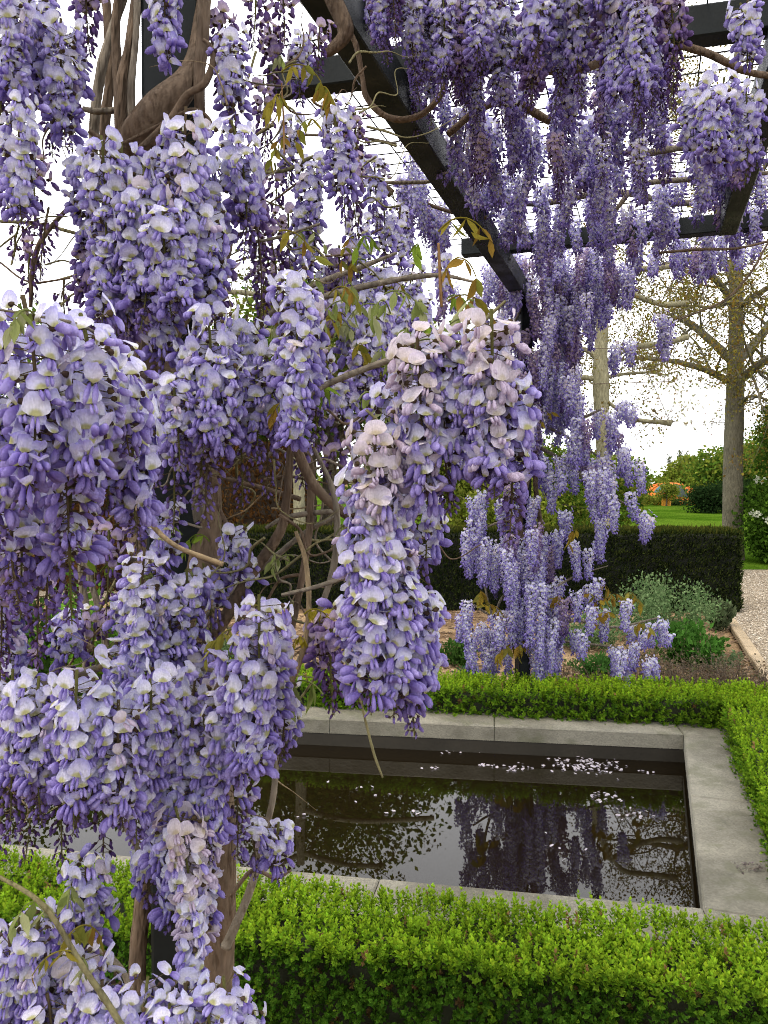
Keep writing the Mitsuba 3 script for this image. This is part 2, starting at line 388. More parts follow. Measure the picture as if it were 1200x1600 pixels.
def sprig_mesh(m, rng, pos, d, size, cols, pairs=5, leaf=0.012):
    """Upright shoots with opposite leaf pairs at pos (n, 3), pointing along d."""
    n = len(pos); F = frames(d, rng); L = leaf * 0.55 * pairs
    old = rng.uniform(size=n) < 0.015; patch = 0.62 + 0.78 * meshkit.fbm(pos * 9.0, 3, 4)[:, None]
    for k in range(pairs + 1):
        t = k / pairs
        for s in ((1, -1) if k < pairs else (1, -1, 0)):
            a = (k % 2) * np.pi / 2 + rng.normal(0, 0.3, n)
            op = (1.15 - 0.75 * t) * abs(s) + rng.normal(0, 0.15, n)
            side = s if s else 1
            loc = np.stack([np.cos(a) * np.sin(op) * side, np.cos(op), np.sin(a) * np.sin(op) * side], -1)
            fw = np.einsum('nij,nj->ni', F, loc)
            up = np.einsum('nij,nj->ni', F, np.stack([-np.cos(a) * np.cos(op) * side, np.sin(op), -np.sin(a) * np.cos(op) * side], -1))
            x = unit(np.cross(fw, up)); R = np.stack([x, fw, np.cross(x, fw)], -1)
            sz = size * leaf * (0.75 + 0.35 * math.sin(math.pi * min(t + 0.25, 1))) * rng.uniform(0.8, 1.25, n)
            p = pos + unit(d) * (L * t * size)[:, None]
            c = cols[0] * (1 - t) + cols[1] * t
            c = c * patch * rng.uniform(0.7, 1.3, (n, 1)) * rng.uniform(0.90, 1.10, (n, 3))
            c = np.where(old[:, None], np.array([.16, .10, .04]) * c[:, 1:2] * 4, c)
            scatter(m, *LEAF, p, R, np.repeat(sz[:, None], 3, 1), pack(c))
    return m


def hedge_sprigs(rng, P, Q, nrm, w, h, dens, end=None, top_gain=1.0, lump=0.02):
    """Points and directions over the top and both faces of a hedge from P to Q, w wide along nrm, h high. Returns top and side sets."""
    L = np.linalg.norm((Q - P)[:2]); e = (Q - P) / L
    nt = int(L * w * dens * top_gain); ns = int(L * h * dens)
    s, t = rng.uniform(0, L, nt), rng.uniform(0, w, nt)
    pt = P + e * s[:, None] + nrm * t[:, None]; bump = (meshkit.fbm(np.stack([pt[:, 0] * 7, pt[:, 1] * 7, pt[:, 0] * 0], -1), 3) - 0.5)
    pt[:, 2] = h - 0.03 + lump * 2 * bump + rng.normal(0, 0.007, nt)
    edge = (t / w - 0.5) * 1.6
    dt = unit(np.array([0, 0, 1.0]) + nrm * (edge * 0.35)[:, None] + rng.normal(0, 0.22, (nt, 3)))
    s, z = rng.uniform(0, L, ns), h * rng.uniform(0, 1, ns) - 0.02
    ps = P + e * s[:, None]; ps[:, 2] = z
    bump = meshkit.fbm(np.stack([ps[:, 0] * 8, ps[:, 1] * 8, ps[:, 2] * 8], -1), 3) - 0.5
    ps += nrm * (0.02 - bump * lump * 2.5 + rng.normal(0, 0.012, ns))[:, None]
    ds = unit(-nrm * 0.8 + np.array([0, 0, 0.75]) + rng.normal(0, 0.4, (ns, 3)))
    return pt, dt, ps, ds


def hedge_core(P, Q, nrm, w, h, inset, color):
    m = Mesh(); e = unit(Q - P)
    a = P + nrm * inset; b = Q + nrm * inset
    v = [a, b, b + nrm * (w - 2 * inset), a + nrm * (w - 2 * inset)]
    lo = np.array(v); lo[:, 2] = 0; hi = lo.copy(); hi[:, 2] = h - inset
    h_ = trimesh.convex.convex_hull(np.vstack([lo, hi])); sub = h_.subdivide_to_size(0.15)
    vv = np.array(sub.vertices); vv += (meshkit.noise(vv * 12) - 0.5)[:, None] * np.array([0.03, 0.03, 0.03]) * (vv[:, 2:] > 0.01)
    return m.add(vv, sub.faces, pack(color))


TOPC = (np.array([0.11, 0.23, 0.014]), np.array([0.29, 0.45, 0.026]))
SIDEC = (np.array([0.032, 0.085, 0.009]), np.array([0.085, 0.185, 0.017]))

def box_hedge(name, label, P, Q, nrm, w, h, dens, leaf, pairs, seed, pick=0, far_side=False, fresh=0.07):
    rng = np.random.default_rng(seed); k = thing(name, label, 'hedge')
    part(k, 'inner_twigs', hedge_core(P, Q, nrm, w, h, 0.05, (0.022, 0.026, 0.01)), 'm_matte')
    pt, dt, ps, ds = hedge_sprigs(rng, P, Q, nrm, w, h, dens)
    m = Mesh(); one = np.ones
    if pick:
        # shoots nearest to the viewer are shoots of their own
        vis = np.where((pt[:, 0] / pt[:, 1] < 0.49) & (pt[:, 0] / pt[:, 1] > -0.2))[0]
        near = vis[np.argsort(pt[vis, 1] - 0.5 * pt[vis, 2] + rng.uniform(0, 0.25, len(vis)))[:pick]]
        rest = np.setdiff1d(np.arange(len(pt)), near)
        for i in near:
            mm = sprig_mesh(Mesh(), rng, pt[i:i + 1], dt[i:i + 1], rng.uniform(0.9, 1.4, 1), TOPC, pairs, leaf)
            part(k, 'shoot', mm, 'm_leaf')
        pt, dt = pt[rest], dt[rest]
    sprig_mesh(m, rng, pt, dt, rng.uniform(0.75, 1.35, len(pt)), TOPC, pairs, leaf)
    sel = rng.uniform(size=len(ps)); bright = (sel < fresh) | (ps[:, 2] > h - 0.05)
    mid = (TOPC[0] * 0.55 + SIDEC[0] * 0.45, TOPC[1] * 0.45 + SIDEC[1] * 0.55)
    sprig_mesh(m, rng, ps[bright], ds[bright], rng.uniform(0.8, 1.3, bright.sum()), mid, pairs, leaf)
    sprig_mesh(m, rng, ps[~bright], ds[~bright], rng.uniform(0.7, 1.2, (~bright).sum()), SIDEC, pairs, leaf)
    if far_side:
        ps2, ds2 = ps + nrm * (w - 0.04), ds - 2 * nrm * (ds @ nrm)[:, None]
        sprig_mesh(m, rng, ps2[::2], ds2[::2], rng.uniform(0.7, 1.2, len(ps2[::2])), SIDEC, pairs, leaf)
    part(k, 'foliage', m, 'm_leaf', True, None, 'stuff')
    return k


up0 = np.array([0, 0, 0.0])
flat = lambda v: np.array([v[0], v[1], 0.0])
# near hedge, parallel to the pond's near edge
hn = -n_near
NP = flat(A + n_near * (CW + 0.46) - e_near * 1.1); NQ = flat(A + n_near * (CW + 0.46) + e_near * 3.2)
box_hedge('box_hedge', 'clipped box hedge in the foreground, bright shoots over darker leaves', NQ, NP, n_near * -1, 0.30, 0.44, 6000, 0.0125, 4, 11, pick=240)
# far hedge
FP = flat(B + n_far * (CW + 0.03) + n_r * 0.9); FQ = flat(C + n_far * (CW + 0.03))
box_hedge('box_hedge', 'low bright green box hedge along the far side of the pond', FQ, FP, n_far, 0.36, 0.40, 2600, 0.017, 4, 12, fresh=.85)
# right hedge
RP = flat(A + n_r * (CW + 0.03) - e_r * 0.5); RQ = flat(B + n_r * (CW + 0.03) + n_far * (CW + 0.2))
box_hedge('box_hedge', 'box hedge along the right hand coping of the pond, cut off by the frame', RP, RQ, n_r, 0.40, 0.40, 2400, 0.015, 4, 13, fresh=.7)


def leaf_cloud(m, rng, c, r, n, size, cols, gap=0.42, freq=2.2, shell=0.5, seed=0, jag=0.35):
    """Leaf-sized faces through an uneven volume."""
    c, r = np.array(c, float), np.array(r, float)
    d = unit(rng.normal(size=(n * 3, 3))); lump = 1 + jag * 2 * (meshkit.fbm(d * 2.1 + seed * 3.7, 3, seed) - 0.5)
    rad = (shell + (1 - shell) * rng.uniform(0, 1, n * 3)) ** 0.6 * lump
    p = c + d * rad[:, None] * r
    keep = meshkit.fbm(p * freq / np.mean(r) + seed, 3, seed + 5) > gap
    p, d = p[keep][:n], d[keep][:n]; n = len(p)
    p = p[p[:, 2] > 0.02]; d = d[: len(p)]; n = len(p)
    fw = unit(d * 0.5 + rng.normal(size=(n, 3)) + np.array([0, 0, -0.25]))
    col = np.array(cols)[rng.integers(0, len(cols), n)] * rng.uniform(0.65, 1.3, (n, 1))
    s = size * rng.uniform(0.6, 1.3, n)
    return scatter(m, *RHOMB, p, frames(fw, rng), np.repeat(s[:, None], 3, 1), pack(col))


# dark yew hedge behind the bed, 9 m away
rng = np.random.default_rng(21)
Y1 = flat(on(1158, 958, 0)); Y0 = flat(on(300, 950, 0))
yh, yw = 0.97, 0.85
yn = unit(np.array([-(Y1 - Y0)[1], (Y1 - Y0)[0], 0]))
k = thing('yew_hedge', 'long dark clipped yew hedge behind the planting bed', 'hedge')
part(k, 'inner_twigs', hedge_core(Y0, Y1, yn, yw, yh, 0.06, (0.008, 0.010, 0.005)), 'm_matte')
m = Mesh()
def yew(P, Q, nrm, w, h, dens, zbias=0):
    pt, dt, ps, ds = hedge_sprigs(rng, P, Q, nrm, w, h, dens, lump=0.03)
    for p_, d_, cc in ((pt, dt, [(0.07, 0.08, 0.014), (0.035, 0.05, 0.012)]), (ps, ds, [(0.034, 0.050, 0.014), (0.065, 0.085, 0.022), (0.012, 0.020, 0.007)])):
        n = len(p_); col = np.array(cc)[rng.integers(0, len(cc), n)] * rng.uniform(0.6, 1.35, (n, 1))
        s = rng.uniform(0.6, 1.4, n)
        scatter(m, *RHOMB, p_, frames(d_, rng), np.column_stack([0.022 * s, 0.05 * s, 0.03 * s]), pack(col))
yew(Y0, Y1, yn, yw, yh, 5200)
yew(Y1, Y1 + yn * yw, -unit(Y1 - Y0), 0.05, yh, 5200)
# upright new growth along the top
n = 1500; s = rng.uniform(0, 1, n); p = Y0 + (Y1 - Y0) * s[:, None] + yn * rng.uniform(0, yw, n)[:, None]; p[:, 2] = yh - 0.03
scatter(m, *RHOMB, p, frames(unit(np.array([0, 0, 1.0]) + rng.normal(0, 0.25, (n, 3))), rng), np.column_stack([np.full(n, 0.02), rng.uniform(0.05, 0.12, n), np.full(n, 0.02)]), pack(np.array([(0.10, 0.10, 0.02)]) * rng.uniform(0.5, 1.2, (n, 1))))
part(k, 'foliage', m, 'm_leaf', True, None, 'stuff')

# copper beech hedge behind the yew on the left
k = thing('beech_hedge', 'tall russet beech hedge seen through the wisteria on the left', 'hedge')
P0, P1 = np.array([-6.5, 11.5, 0]), np.array([-1.05, 11.2, 0]); bn = unit(np.array([0.05, 1, 0]))
part(k, 'inner_twigs', hedge_core(P0, P1, bn, 0.8, 2.1, 0.08, (0.03, 0.018, 0.008)), 'm_matte')
m = Mesh(); pt, dt, ps, ds = hedge_sprigs(rng, P0, P1, bn, 0.8, 2.1, 900, lump=0.05)
for p_, d_ in ((pt, dt), (ps, ds)):
    n = len(p_); col = np.array([(0.14, 0.065, 0.02), (0.20, 0.10, 0.03), (0.08, 0.04, 0.014)])[rng.integers(0, 3, n)] * rng.uniform(0.7, 1.3, (n, 1))
    scatter(m, *RHOMB, p_, frames(d_, rng), np.repeat((0.07 * rng.uniform(0.7, 1.3, n))[:, None], 3, 1), pack(col))
part(k, 'foliage', m, 'm_leaf', True, None, 'stuff')


# ------------------------------------------------------------------ trees
def px_path(pts, d, scale=None):
    """Rows (pixel x, pixel y, radius in pixels[, distance offset]) as rows (x, y, z, r)."""
    out = []
    for q in pts:
        dd = d + (q[3] if len(q) > 3 else 0)
        out.append([*at(q[0], q[1], dd), q[2] * dd / FPX])
    return np.array(out)


def grow(m, rng, p, d, L, r, level, tips, color, droop=0.0, wig=0.35, kids=4, sides=5):
    """A branch with branchlets; collects leaf places in tips."""
    n = 5; pts = [p]; dd = unit(d)
    for i in range(n):
        dd = unit(dd + rng.normal(0, wig / n ** 0.5, 3) + np.array([0, 0, -droop / n])); pts.append(pts[-1] + dd * L / n)
    pts = np.array(pts); rr = np.linspace(r, r * 0.35, n + 1)
    tube(m, np.column_stack([pts, rr]), sides if level > 0 else 3, color, k=2, cap=False)
    if level == 0:
        tips.extend(pts[2:]); return
    for j in range(kids):
        t = rng.uniform(0.25, 1.0); i = min(int(t * n), n - 1); q = pts[i] + (pts[i + 1] - pts[i]) * (t * n - i)
        ax = unit(pts[i + 1] - pts[i]); side = unit(np.cross(ax, rng.normal(size=3)))
        grow(m, rng, q, unit(ax * 0.7 + side * 0.9), L * rng.uniform(0.4, 0.65), rr[i] * 0.55, level - 1, tips, color, droop, wig, kids, sides)


def tip_leaves(m, rng, tips, per, spread, size, cols, hang=0.5):
    t = np.array(tips); p = np.repeat(t, per, 0) + rng.normal(0, spread, (len(t) * per, 3)); n = len(p)
    fw = unit(rng.normal(size=(n, 3)) + np.array([0, 0, -hang]))
    col = np.array(cols)[rng.integers(0, len(cols), n)] * rng.uniform(0.65, 1.3, (n, 1))
    return scatter(m, *RHOMB, p, frames(fw, rng), np.repeat((size * rng.uniform(0.5, 1.3, n))[:, None], 3, 1), pack(col))


# the big tree on the right, 16 m away
rng = np.random.default_rng(31)
k = thing('tree', 'tall bare-limbed tree with sparse bronze young leaves right of the yew hedge', 'tree')
BK = (0.16, 0.145, 0.10)
trunk = px_path([(1144, 905, 19), (1145, 860, 17), (1145, 800, 15.5), (1146, 700, 14.5), (1149, 600, 13.5), (1150, 520, 11.5), (1150, 440, 10.5), (1149, 380, 8.5), (1150, 290, 7), (1146, 180, 5), (1152, 60, 3.5), (1150, -60, 2)], 16)
trunk[0, 2] = -0.05
tm = tube(Mesh(), trunk, 14, BK, 0.06, 6, 3)
part(k, 'trunk', tm, 'm_bark')
lm, tips = Mesh(), []
limbs = [[(1140, 596, 6), (1100, 577, 5, -.2), (1060, 566, 4, -.4), (1030, 562, 3.2, -.5), (990, 560, 2.3, -.6), (950, 566, 1.2, -.7)],
         [(1142, 562, 7), (1108, 530, 6, .3), (1080, 507, 5.2, .5), (1060, 498, 4, .6), (1030, 500, 2, .7)],
         [(1145, 470, 5.5), (1112, 430, 5, -.3), (1080, 408, 5.2, -.6), (1050, 412, 4, -.7), (1000, 422, 3, -.8), (960, 425, 1.2, -.9)],
         [(1155, 596, 7), (1185, 570, 6.5, -.4), (1225, 545, 6, -.8), (1290, 500, 3, -1.2)],
         [(1156, 562, 7), (1180, 535, 6.5, .5), (1210, 495, 6, 1), (1260, 400, 3, 1.4)],
         [(1155, 480, 5), (1180, 462, 4.5, -.5), (1230, 430, 3.5, -.9), (1290, 380, 2, -1.2)],
         [(1148, 450, 5), (1135, 415, 4.5, .3), (1130, 380, 4, .5), (1118, 320, 3, .8), (1105, 220, 1.6, 1)],
         [(1150, 470, 4), (1110, 480, 3, -1), (1085, 478, 2.2, -1.5), (1060, 490, 1.4, -2)],
         [(1150, 330, 4), (1190, 270, 3, -.5), (1240, 180, 2, -1)], [(1149, 300, 4), (1100, 230, 3, .6), (1040, 150, 1.6, 1)],
         [(1150, 240, 3.5), (1080, 190, 2.6, -.8), (1000, 120, 1.4, -1.4)], [(1150, 200, 3), (1200, 90, 2, .6), (1250, -20, 1, .8)],
         [(1148, 640, 3), (1170, 620, 2.5, -.5), (1200, 625, 1.8, -.9), (1230, 640, 1, -1.1)]]
for L in limbs:
    P = px_path(L, 16); mm = tube(Mesh(), P, 8, BK, 0.09, 5, 4, False)
    c = curve(P, 6)
    for j in range(12):
        i = rng.integers(3, len(c)); ax = unit(c[i, :3] - c[i - 1, :3])
        grow(mm, rng, c[i, :3], unit(ax * 0.6 + unit(np.cross(ax, rng.normal(size=3)))), rng.uniform(0.7, 1.5), max(c[i, 3] * 0.4, 0.008), 1, tips, BK, 0.15, 0.42, 5)
    part(k, 'branch', mm, 'm_bark')
for z in np.linspace(2.6, 9, 60):
    i = np.argmin(abs(curve(trunk, 8)[:, 2] - z)); q = curve(trunk, 8)[i]
    d = unit(np.array([*rng.normal(size=2), 0.2])); grow(lm, rng, q[:3] + d * q[3] * 0.7, d, rng.uniform(0.3, 0.8), 0.008, 0, tips, BK, 0.3)
part(k, 'twigs', lm, 'm_bark')
OAK = [(0.26, 0.21, 0.04), (0.22, 0.13, 0.03), (0.24, 0.23, 0.05), (0.16, 0.15, 0.03)]
part(k, 'crown', tip_leaves(Mesh(), rng, tips, 12, 0.11, 0.056, OAK), 'm_leaf', True, 'sparse bronze and yellow young leaves', 'stuff')

# pale pollarded tree, 12 m away
k = thing('tree', 'pale smooth pollarded tree with trained level limbs behind the yew hedge', 'tree')
PB = (0.25, 0.235, 0.145)
tr = px_path([(947, 890, 13), (946, 820, 12), (944, 720, 11.5), (940, 650, 11), (939, 600, 12.5), (938, 570, 11), (940, 520, 9.5), (942, 485, 8.5)], 12.5); tr[0, 2] = -0.03
part(k, 'trunk', tube(Mesh(), tr, 14, PB, 0.06, 6, 8), 'm_bark')
tips = []
for L in [[(945, 572, 5.5), (965, 553, 4.8), (990, 543, 4.2), (1030, 537, 4), (1055, 532, 4.5), (1075, 526, 5)],
          [(936, 566, 5), (922, 550, 4), (905, 544, 3.5), (880, 545, 3)],
          [(935, 592, 4.5), (900, 590, 4), (855, 598, 3.6), (820, 606, 3)],
          [(944, 622, 3), (965, 640, 3), (985, 654, 3.5), (1010, 658, 3.4), (1035, 660, 4), (1048, 661, 6)],
          [(942, 500, 3), (960, 445, 4), (985, 458, 4), (1014, 470, 4.4), (1040, 476, 4), (1075, 474, 5)],
          [(942, 496, 3), (970, 440, 3), (993, 422, 4), (1035, 418, 4.2), (1070, 412, 6)],
          [(940, 640, 2.5), (900, 655, 2.5), (860, 645, 2), (830, 640, 1.4)],
          [(941, 590, 3), (970, 585, 2.6), (1010, 582, 2), (1040, 586, 1.2)]]:
    P = px_path(L, 12.5); mm = tube(Mesh(), P, 8, PB, 0.2, 5, 9)
    c = curve(P, 6)
    for j in range(9):
        i = rng.integers(4, len(c)); ax = np.array([rng.normal(0, .5), rng.normal(0, .5), rng.choice([1, -0.3])])
        grow(mm, rng, c[i, :3], unit(ax), rng.uniform(0.4, 0.9), 0.008, 1, tips, (0.14, 0.12, 0.07), 0.1, 0.5, 3)
    for j in range(5): grow(mm, rng, c[-1, :3], unit(rng.normal(size=3) + [0, 0, .6]), rng.uniform(.3, .7), .007, 1, tips, (0.14, 0.12, 0.07), 0.1, .5, 3)
    part(k, 'branch', mm, 'm_bark')
part(k, 'crown', tip_leaves(Mesh(), rng, tips, 3, 0.06, 0.05, [(0.20, 0.19, 0.04), (0.20, 0.14, 0.04)]), 'm_leaf', True, None, 'stuff')
k = thing('tree', 'second pale pollarded tree, its trunk glimpsed through the wisteria left of centre', 'tree')
tr = px_path([(468, 900, 10), (468, 800, 9.5), (466, 700, 9), (468, 600, 8.5), (466, 530, 8), (467, 470, 6)], 11.2); tr[0, 2] = -0.03
part(k, 'trunk', tube(Mesh(), tr, 14, PB, 0.06, 6, 8), 'm_bark')
tips = []
for L in [[(466, 540, 5), (430, 520, 4.5), (380, 515, 4), (300, 520, 3.5), (220, 515, 4)], [(468, 560, 5), (520, 545, 4.5), (580, 540, 4), (680, 545, 4)], [(466, 640, 4.5), (400, 630, 4), (300, 628, 3.5)],
          [(468, 620, 4.5), (540, 612, 4), (640, 610, 3.5)], [(467, 490, 4.5), (530, 470, 4), (600, 466, 4)], [(467, 485, 4.5), (400, 460, 4), (330, 455, 4)]]:
    P = px_path(L, 11.2); mm = tube(Mesh(), P, 8, PB, 0.2, 5, 9); c = curve(P, 6)
    for j in range(12):
        i = rng.integers(4, len(c)); ax = np.array([rng.normal(0, .5), rng.normal(0, .5), rng.choice([1, -0.3])])
        grow(mm, rng, c[i, :3], unit(ax), rng.uniform(0.3, 0.6), 0.008, 1, tips, (0.14, 0.12, 0.07), 0.1, 0.5, 3)
    part(k, 'branch', mm, 'm_bark')
part(k, 'crown', tip_leaves(Mesh(), rng, tips, 3, 0.06, 0.06, [(0.10, 0.13, 0.02), (0.13, 0.12, 0.03)]), 'm_leaf', True, None, 'stuff')
# training canes of the pale tree
k = thing('cane_trellis', 'thin canes and wires tied across the pale pollarded tree', 'trellis')
for a_, b_ in (((972, 495), (1046, 657)), ((1075, 395), (985, 560)), ((860, 545), (1060, 544)), ((855, 602), (1050, 596))):
    P = np.array([[*at(*a_, 12.3), 0.007], [*at(*b_, 12.3), 0.007]])
    part(k, 'cane', tube(Mesh(), P, 5, (0.16, 0.13, 0.09), 0, 2), 'm_bark')


def leafy_tree(name, label, cat, x, y, h, r, cols, n, size, seed, trunk=True, cz=0.6, gap=0.47, blobs=9):
    rng = np.random.default_rng(seed); k = thing(name, label, cat)
    m, lm = Mesh(), Mesh(); base = np.array([x, y, 0.0])
    top = base + np.array([rng.normal(0, .2), rng.normal(0, .2), h * 0.75])
    tube(m, np.array([[*(base - [0, 0, .05]), 0.03 * h], [*(base * .6 + top * .4), 0.022 * h], [*top, 0.006 * h]]), 7, (0.09, 0.075, 0.05), 0.05, 5, seed)
    for b in range(blobs):
        d = unit(np.array([*rng.normal(size=2), rng.uniform(-0.7, 1.1)])); rb = r * rng.uniform(0.5, 0.75)
        c = base + [0, 0, h * cz] + d * np.array([r, r, h * (1 - cz)]) * 0.55
        c[2] = np.clip(c[2], rb * 0.8, h - rb * 0.75)
        leaf_cloud(lm, rng, c, [rb, rb, rb * 0.85], n // blobs, size, cols, gap, 2.6, 0.25, seed + b, 0.4)
        if trunk:
            s = base * .5 + top * .5
            tube(m, np.array([[*s, 0.012 * h], [*((s + c) / 2 + rng.normal(0, .1, 3)), 0.008 * h], [*(c + unit(c - s) * rb * .5), 0.002 * h]]), 5, (0.09, 0.075, 0.05), 0, 4, seed, False)
    part(k, 'trunk', m, 'm_bark'); part(k, 'crown', lm, 'm_leaf', True, None, 'stuff')
    return k


GR = [(0.085, 0.165, 0.02), (0.12, 0.20, 0.028), (0.05, 0.11, 0.015)]
YG = [(0.20, 0.25, 0.03), (0.14, 0.20, 0.025), (0.24, 0.27, 0.045)]
BR = [(0.11, 0.10, 0.02), (0.13, 0.12, 0.03), (0.06, 0.08, 0.015)]
leafy_tree('tree', 'green tree standing behind the flowers at the left edge of the photo', 'tree', -4.9, 13.2, 4.4, 2.0, GR, 22000, 0.09, 41, cz=.55)
leafy_tree('tree', 'dense green tree behind the wisteria, left of the level-limbed pale tree', 'tree', -3.0, 13.0, 4.4, 1.6, GR, 22000, 0.09, 56, cz=.55)
leafy_tree('tree', 'fresh green tree behind the middle flower clusters left of centre', 'tree', -.9, 13.0, 5.4, 1.7, GR + YG, 22000, 0.09, 42, cz=.55)
leafy_tree('tree', 'yellow-green tree behind the centre of the pergola', 'tree', 0.95, 13.8, 4.7, 1.4, YG + GR, 20000, 0.09, 43, cz=.55)
leafy_tree('shrub', 'yellow-green shrub behind the yew hedge left of the far post', 'shrub', 1.6, 12.4, 2.3, 1.1, YG, 12000, 0.07, 44, cz=0.5)
leafy_tree('shrub', 'rounded green shrub behind the pale pollarded tree', 'shrub', 3.9, 15.0, 2.9, 1.05, YG + GR, 11000, 0.08, 45, cz=0.5)
leafy_tree('shrub', 'olive green shrub between the far post and the pale tree', 'shrub', 2.8, 13.8, 2.7, 1.0, YG + GR, 10000, 0.07, 46, cz=0.5)
# far background, across the lawn
leafy_tree('shrub', 'light green bush behind the lawn beside the big trunk', 'shrub', 19.0, 44, 3.7, 2.3, YG + GR, 9000, 0.2, 47, cz=0.5)
leafy_tree('shrub', 'dark evergreen bush at the far edge of the lawn', 'shrub', 16.1, 39, 1.5, 1.2, [(0.018, 0.038, 0.012), (0.025, 0.05, 0.015)], 6000, 0.13, 48, cz=0.45)
leafy_tree('shrub', 'second dark evergreen bush tucked behind the big trunk', 'shrub', 17.6, 40, 2.0, 1.2, [(0.018, 0.038, 0.012), (0.03, 0.06, 0.015)], 6000, 0.13, 49, cz=0.45)
leafy_tree('tree', 'yellow-green tree beyond the orange tent', 'tree', 25.5, 66, 3.7, 2.2, YG, 7000, 0.3, 50, cz=0.5)
leafy_tree('tree', 'far olive tree line beyond the lawn left of the tent', 'tree', 19, 70, 4.4, 3.0, YG + BR, 7000, 0.3, 51, cz=0.5)
leafy_tree('tree', 'far green tree beyond the lawn to the right of the tent', 'tree', 29.5, 66, 5.0, 2.6, YG + GR, 8000, 0.3, 52, cz=0.5)
leafy_tree('shrub', 'pale leafy bush in front of the orange tent', 'shrub', 17.2, 48.5, 1.9, 0.65, YG, 1500, 0.13, 53, cz=0.55, gap=0.45)
leafy_tree('shrub', 'green bush at the left end of the far lawn', 'shrub', 9.6, 34, 3.0, 1.7, YG + GR, 8000, 0.17, 54, cz=0.45)
leafy_tree('tree', 'tall green tree beyond the right edge of the lawn', 'tree', 13.6, 25, 5.2, 2.0, GR + YG, 13000, 0.12, 55, cz=0.5)
PL_ = ('leftmost slim poplar on the skyline above the tent', 'second and tallest slim poplar on the skyline', 'third slim poplar from the left on the skyline', 'rightmost slim poplar on the skyline above the tent')
for i, (px, yy, hh) in enumerate(((1046, 150, 6.5), (1062, 155, 8), (1073, 160, 7.6), (1083, 150, 6.3))):
    P = at(px, 745, yy); r_ = np.random.default_rng(60 + i)
    k = thing('poplar_tree', PL_[i], 'tree', 'poplars on the skyline')
    m, lm = Mesh(), Mesh(); b = np.array([P[0], yy, 0]); tube(m, np.array([[*b, .25], [*(b + [0, 0, hh]), .05]]), 5, (0.12, 0.11, 0.08), 0, 2)
    for z in np.linspace(hh * .15, hh * .95, 9):
        leaf_cloud(lm, r_, b + [0, 0, z], [0.6, 0.6, .9], 90, 0.3, [(0.13, 0.16, 0.07)], 0.4, 2, 0.1, i)
    part(k, 'trunk', m, 'm_bark'); part(k, 'crown', lm, 'm_leaf', True, None, 'stuff')
# a long far belt of woodland that closes the horizon
m = Mesh(); r_ = np.random.default_rng(70)
for i in range(46):
    x = -120 + i * 6.2 + r_.uniform(-2, 2); y = 118 + r_.uniform(-8, 14)
    leaf_cloud(m, r_, [x, y, 1.4], [4.6, 3, r_.uniform(1.6, 2.6)], 420, 0.8, YG + GR, 0.3, 2, 0.3, i)
structure('far_woodland', m, 'm_leaf', True, 'stuff', 'far off belt of trees along the horizon'); labels['far_woodland']['category'] = 'woodland'

# white flowering shrub on the right
rng = np.random.default_rng(81)
k = thing('flowering_shrub', 'green shrub covered in white flower heads at the right edge', 'shrub')
lm, sm = Mesh(), Mesh(); base = np.array([7.9, 15.3, 0])
for c, r_ in (((7.9, 15.3, 1.0), 1.0), ((8.3, 15.5, 1.9), 1.0), ((7.6, 15.2, .55), .6), ((8.1, 15.4, 2.7), .8), ((8.9, 15.2, 1.2), 1.1)):
    leaf_cloud(lm, rng, c, [r_, r_, r_], 4200, 0.09, [(0.05, 0.11, 0.012), (0.08, 0.16, 0.02)], 0.36, 2.4, 0.4, 3)
    tube(sm, np.array([[*base, .03], [*c, .01]]), 5, (0.09, .07, .05), 0, 3)
part(k, 'stem', sm, 'm_bark'); part(k, 'foliage', lm, 'm_leaf', True, None, 'stuff')
for j in range(46):
    c, r_ = (((7.9, 15.3, 1.0), 1.0), ((8.3, 15.5, 1.9), 1.0), ((7.6, 15.2, .6), .6), ((8.1, 15.4, 2.6), .7))[j % 4]
    d = unit(np.array([rng.normal(), -abs(rng.normal()) - .3, rng.normal() * .8])); P = np.array(c) + d * r_ * 1.0
    m = Mesh(); leaf_cloud(m, rng, P, [0.11, 0.08, 0.075], 42, 0.05, [(0.72, 0.74, 0.62), (0.62, 0.66, 0.5)], 0.1, 2, 0.3, j)
    part(k, 'flower_head', m, 'm_leaf')

# ------------------------------------------------------------------ orange tent and bin across the lawn
rng = np.random.default_rng(91)
k = thing('inflatable_tent', 'orange dome shaped inflatable tent with dark teal openings across the lawn', 'tent')
TC = np.array([at(1046, 760, 52)[0], 52, 0.15]); W_, D_, H_ = 1.95, 1.2, 1.35
def dome(a0, a1, off=0.0, e0=0.0, e1=1.0, n=8, m_=8):
    a = np.linspace(a0, a1, n); e = np.linspace(e0, e1, m_) * np.pi / 2
    X, E = np.meshgrid(a, e, indexing='ij')
    v = np.stack([np.sin(X) * np.cos(E) ** 0.75 * (W_ + off), -np.cos(X) * np.cos(E) ** 0.7 * (D_ + off), np.sin(E) * (H_ + off)], -1).reshape(-1, 3) + TC
    i, j = np.meshgrid(np.arange(n - 1), np.arange(m_ - 1), indexing='ij')
    return v, np.stack([i * m_ + j, (i + 1) * m_ + j, (i + 1) * m_ + j + 1, i * m_ + j + 1], -1).reshape(-1, 4)
OR = (0.62, 0.155, 0.018)
for a0, a1 in zip(np.linspace(-np.pi, np.pi, 13)[:-1], np.linspace(-np.pi, np.pi, 13)[1:]):
    part(k, 'panel', Mesh().add(*dome(a0 + .02, a1 - .02), pack(np.array(OR) * rng.uniform(0.85, 1.1))), 'm_matte')
    b = dome(a0, a0 + 1e-3, 0.05, 0, 1, 2, 9)[0][:9]
    part(k, 'rib', tube(Mesh(), np.column_stack([b, np.full(9, .045)]), 6, (0.66, 0.20, 0.04), 0, 2), 'm_matte')
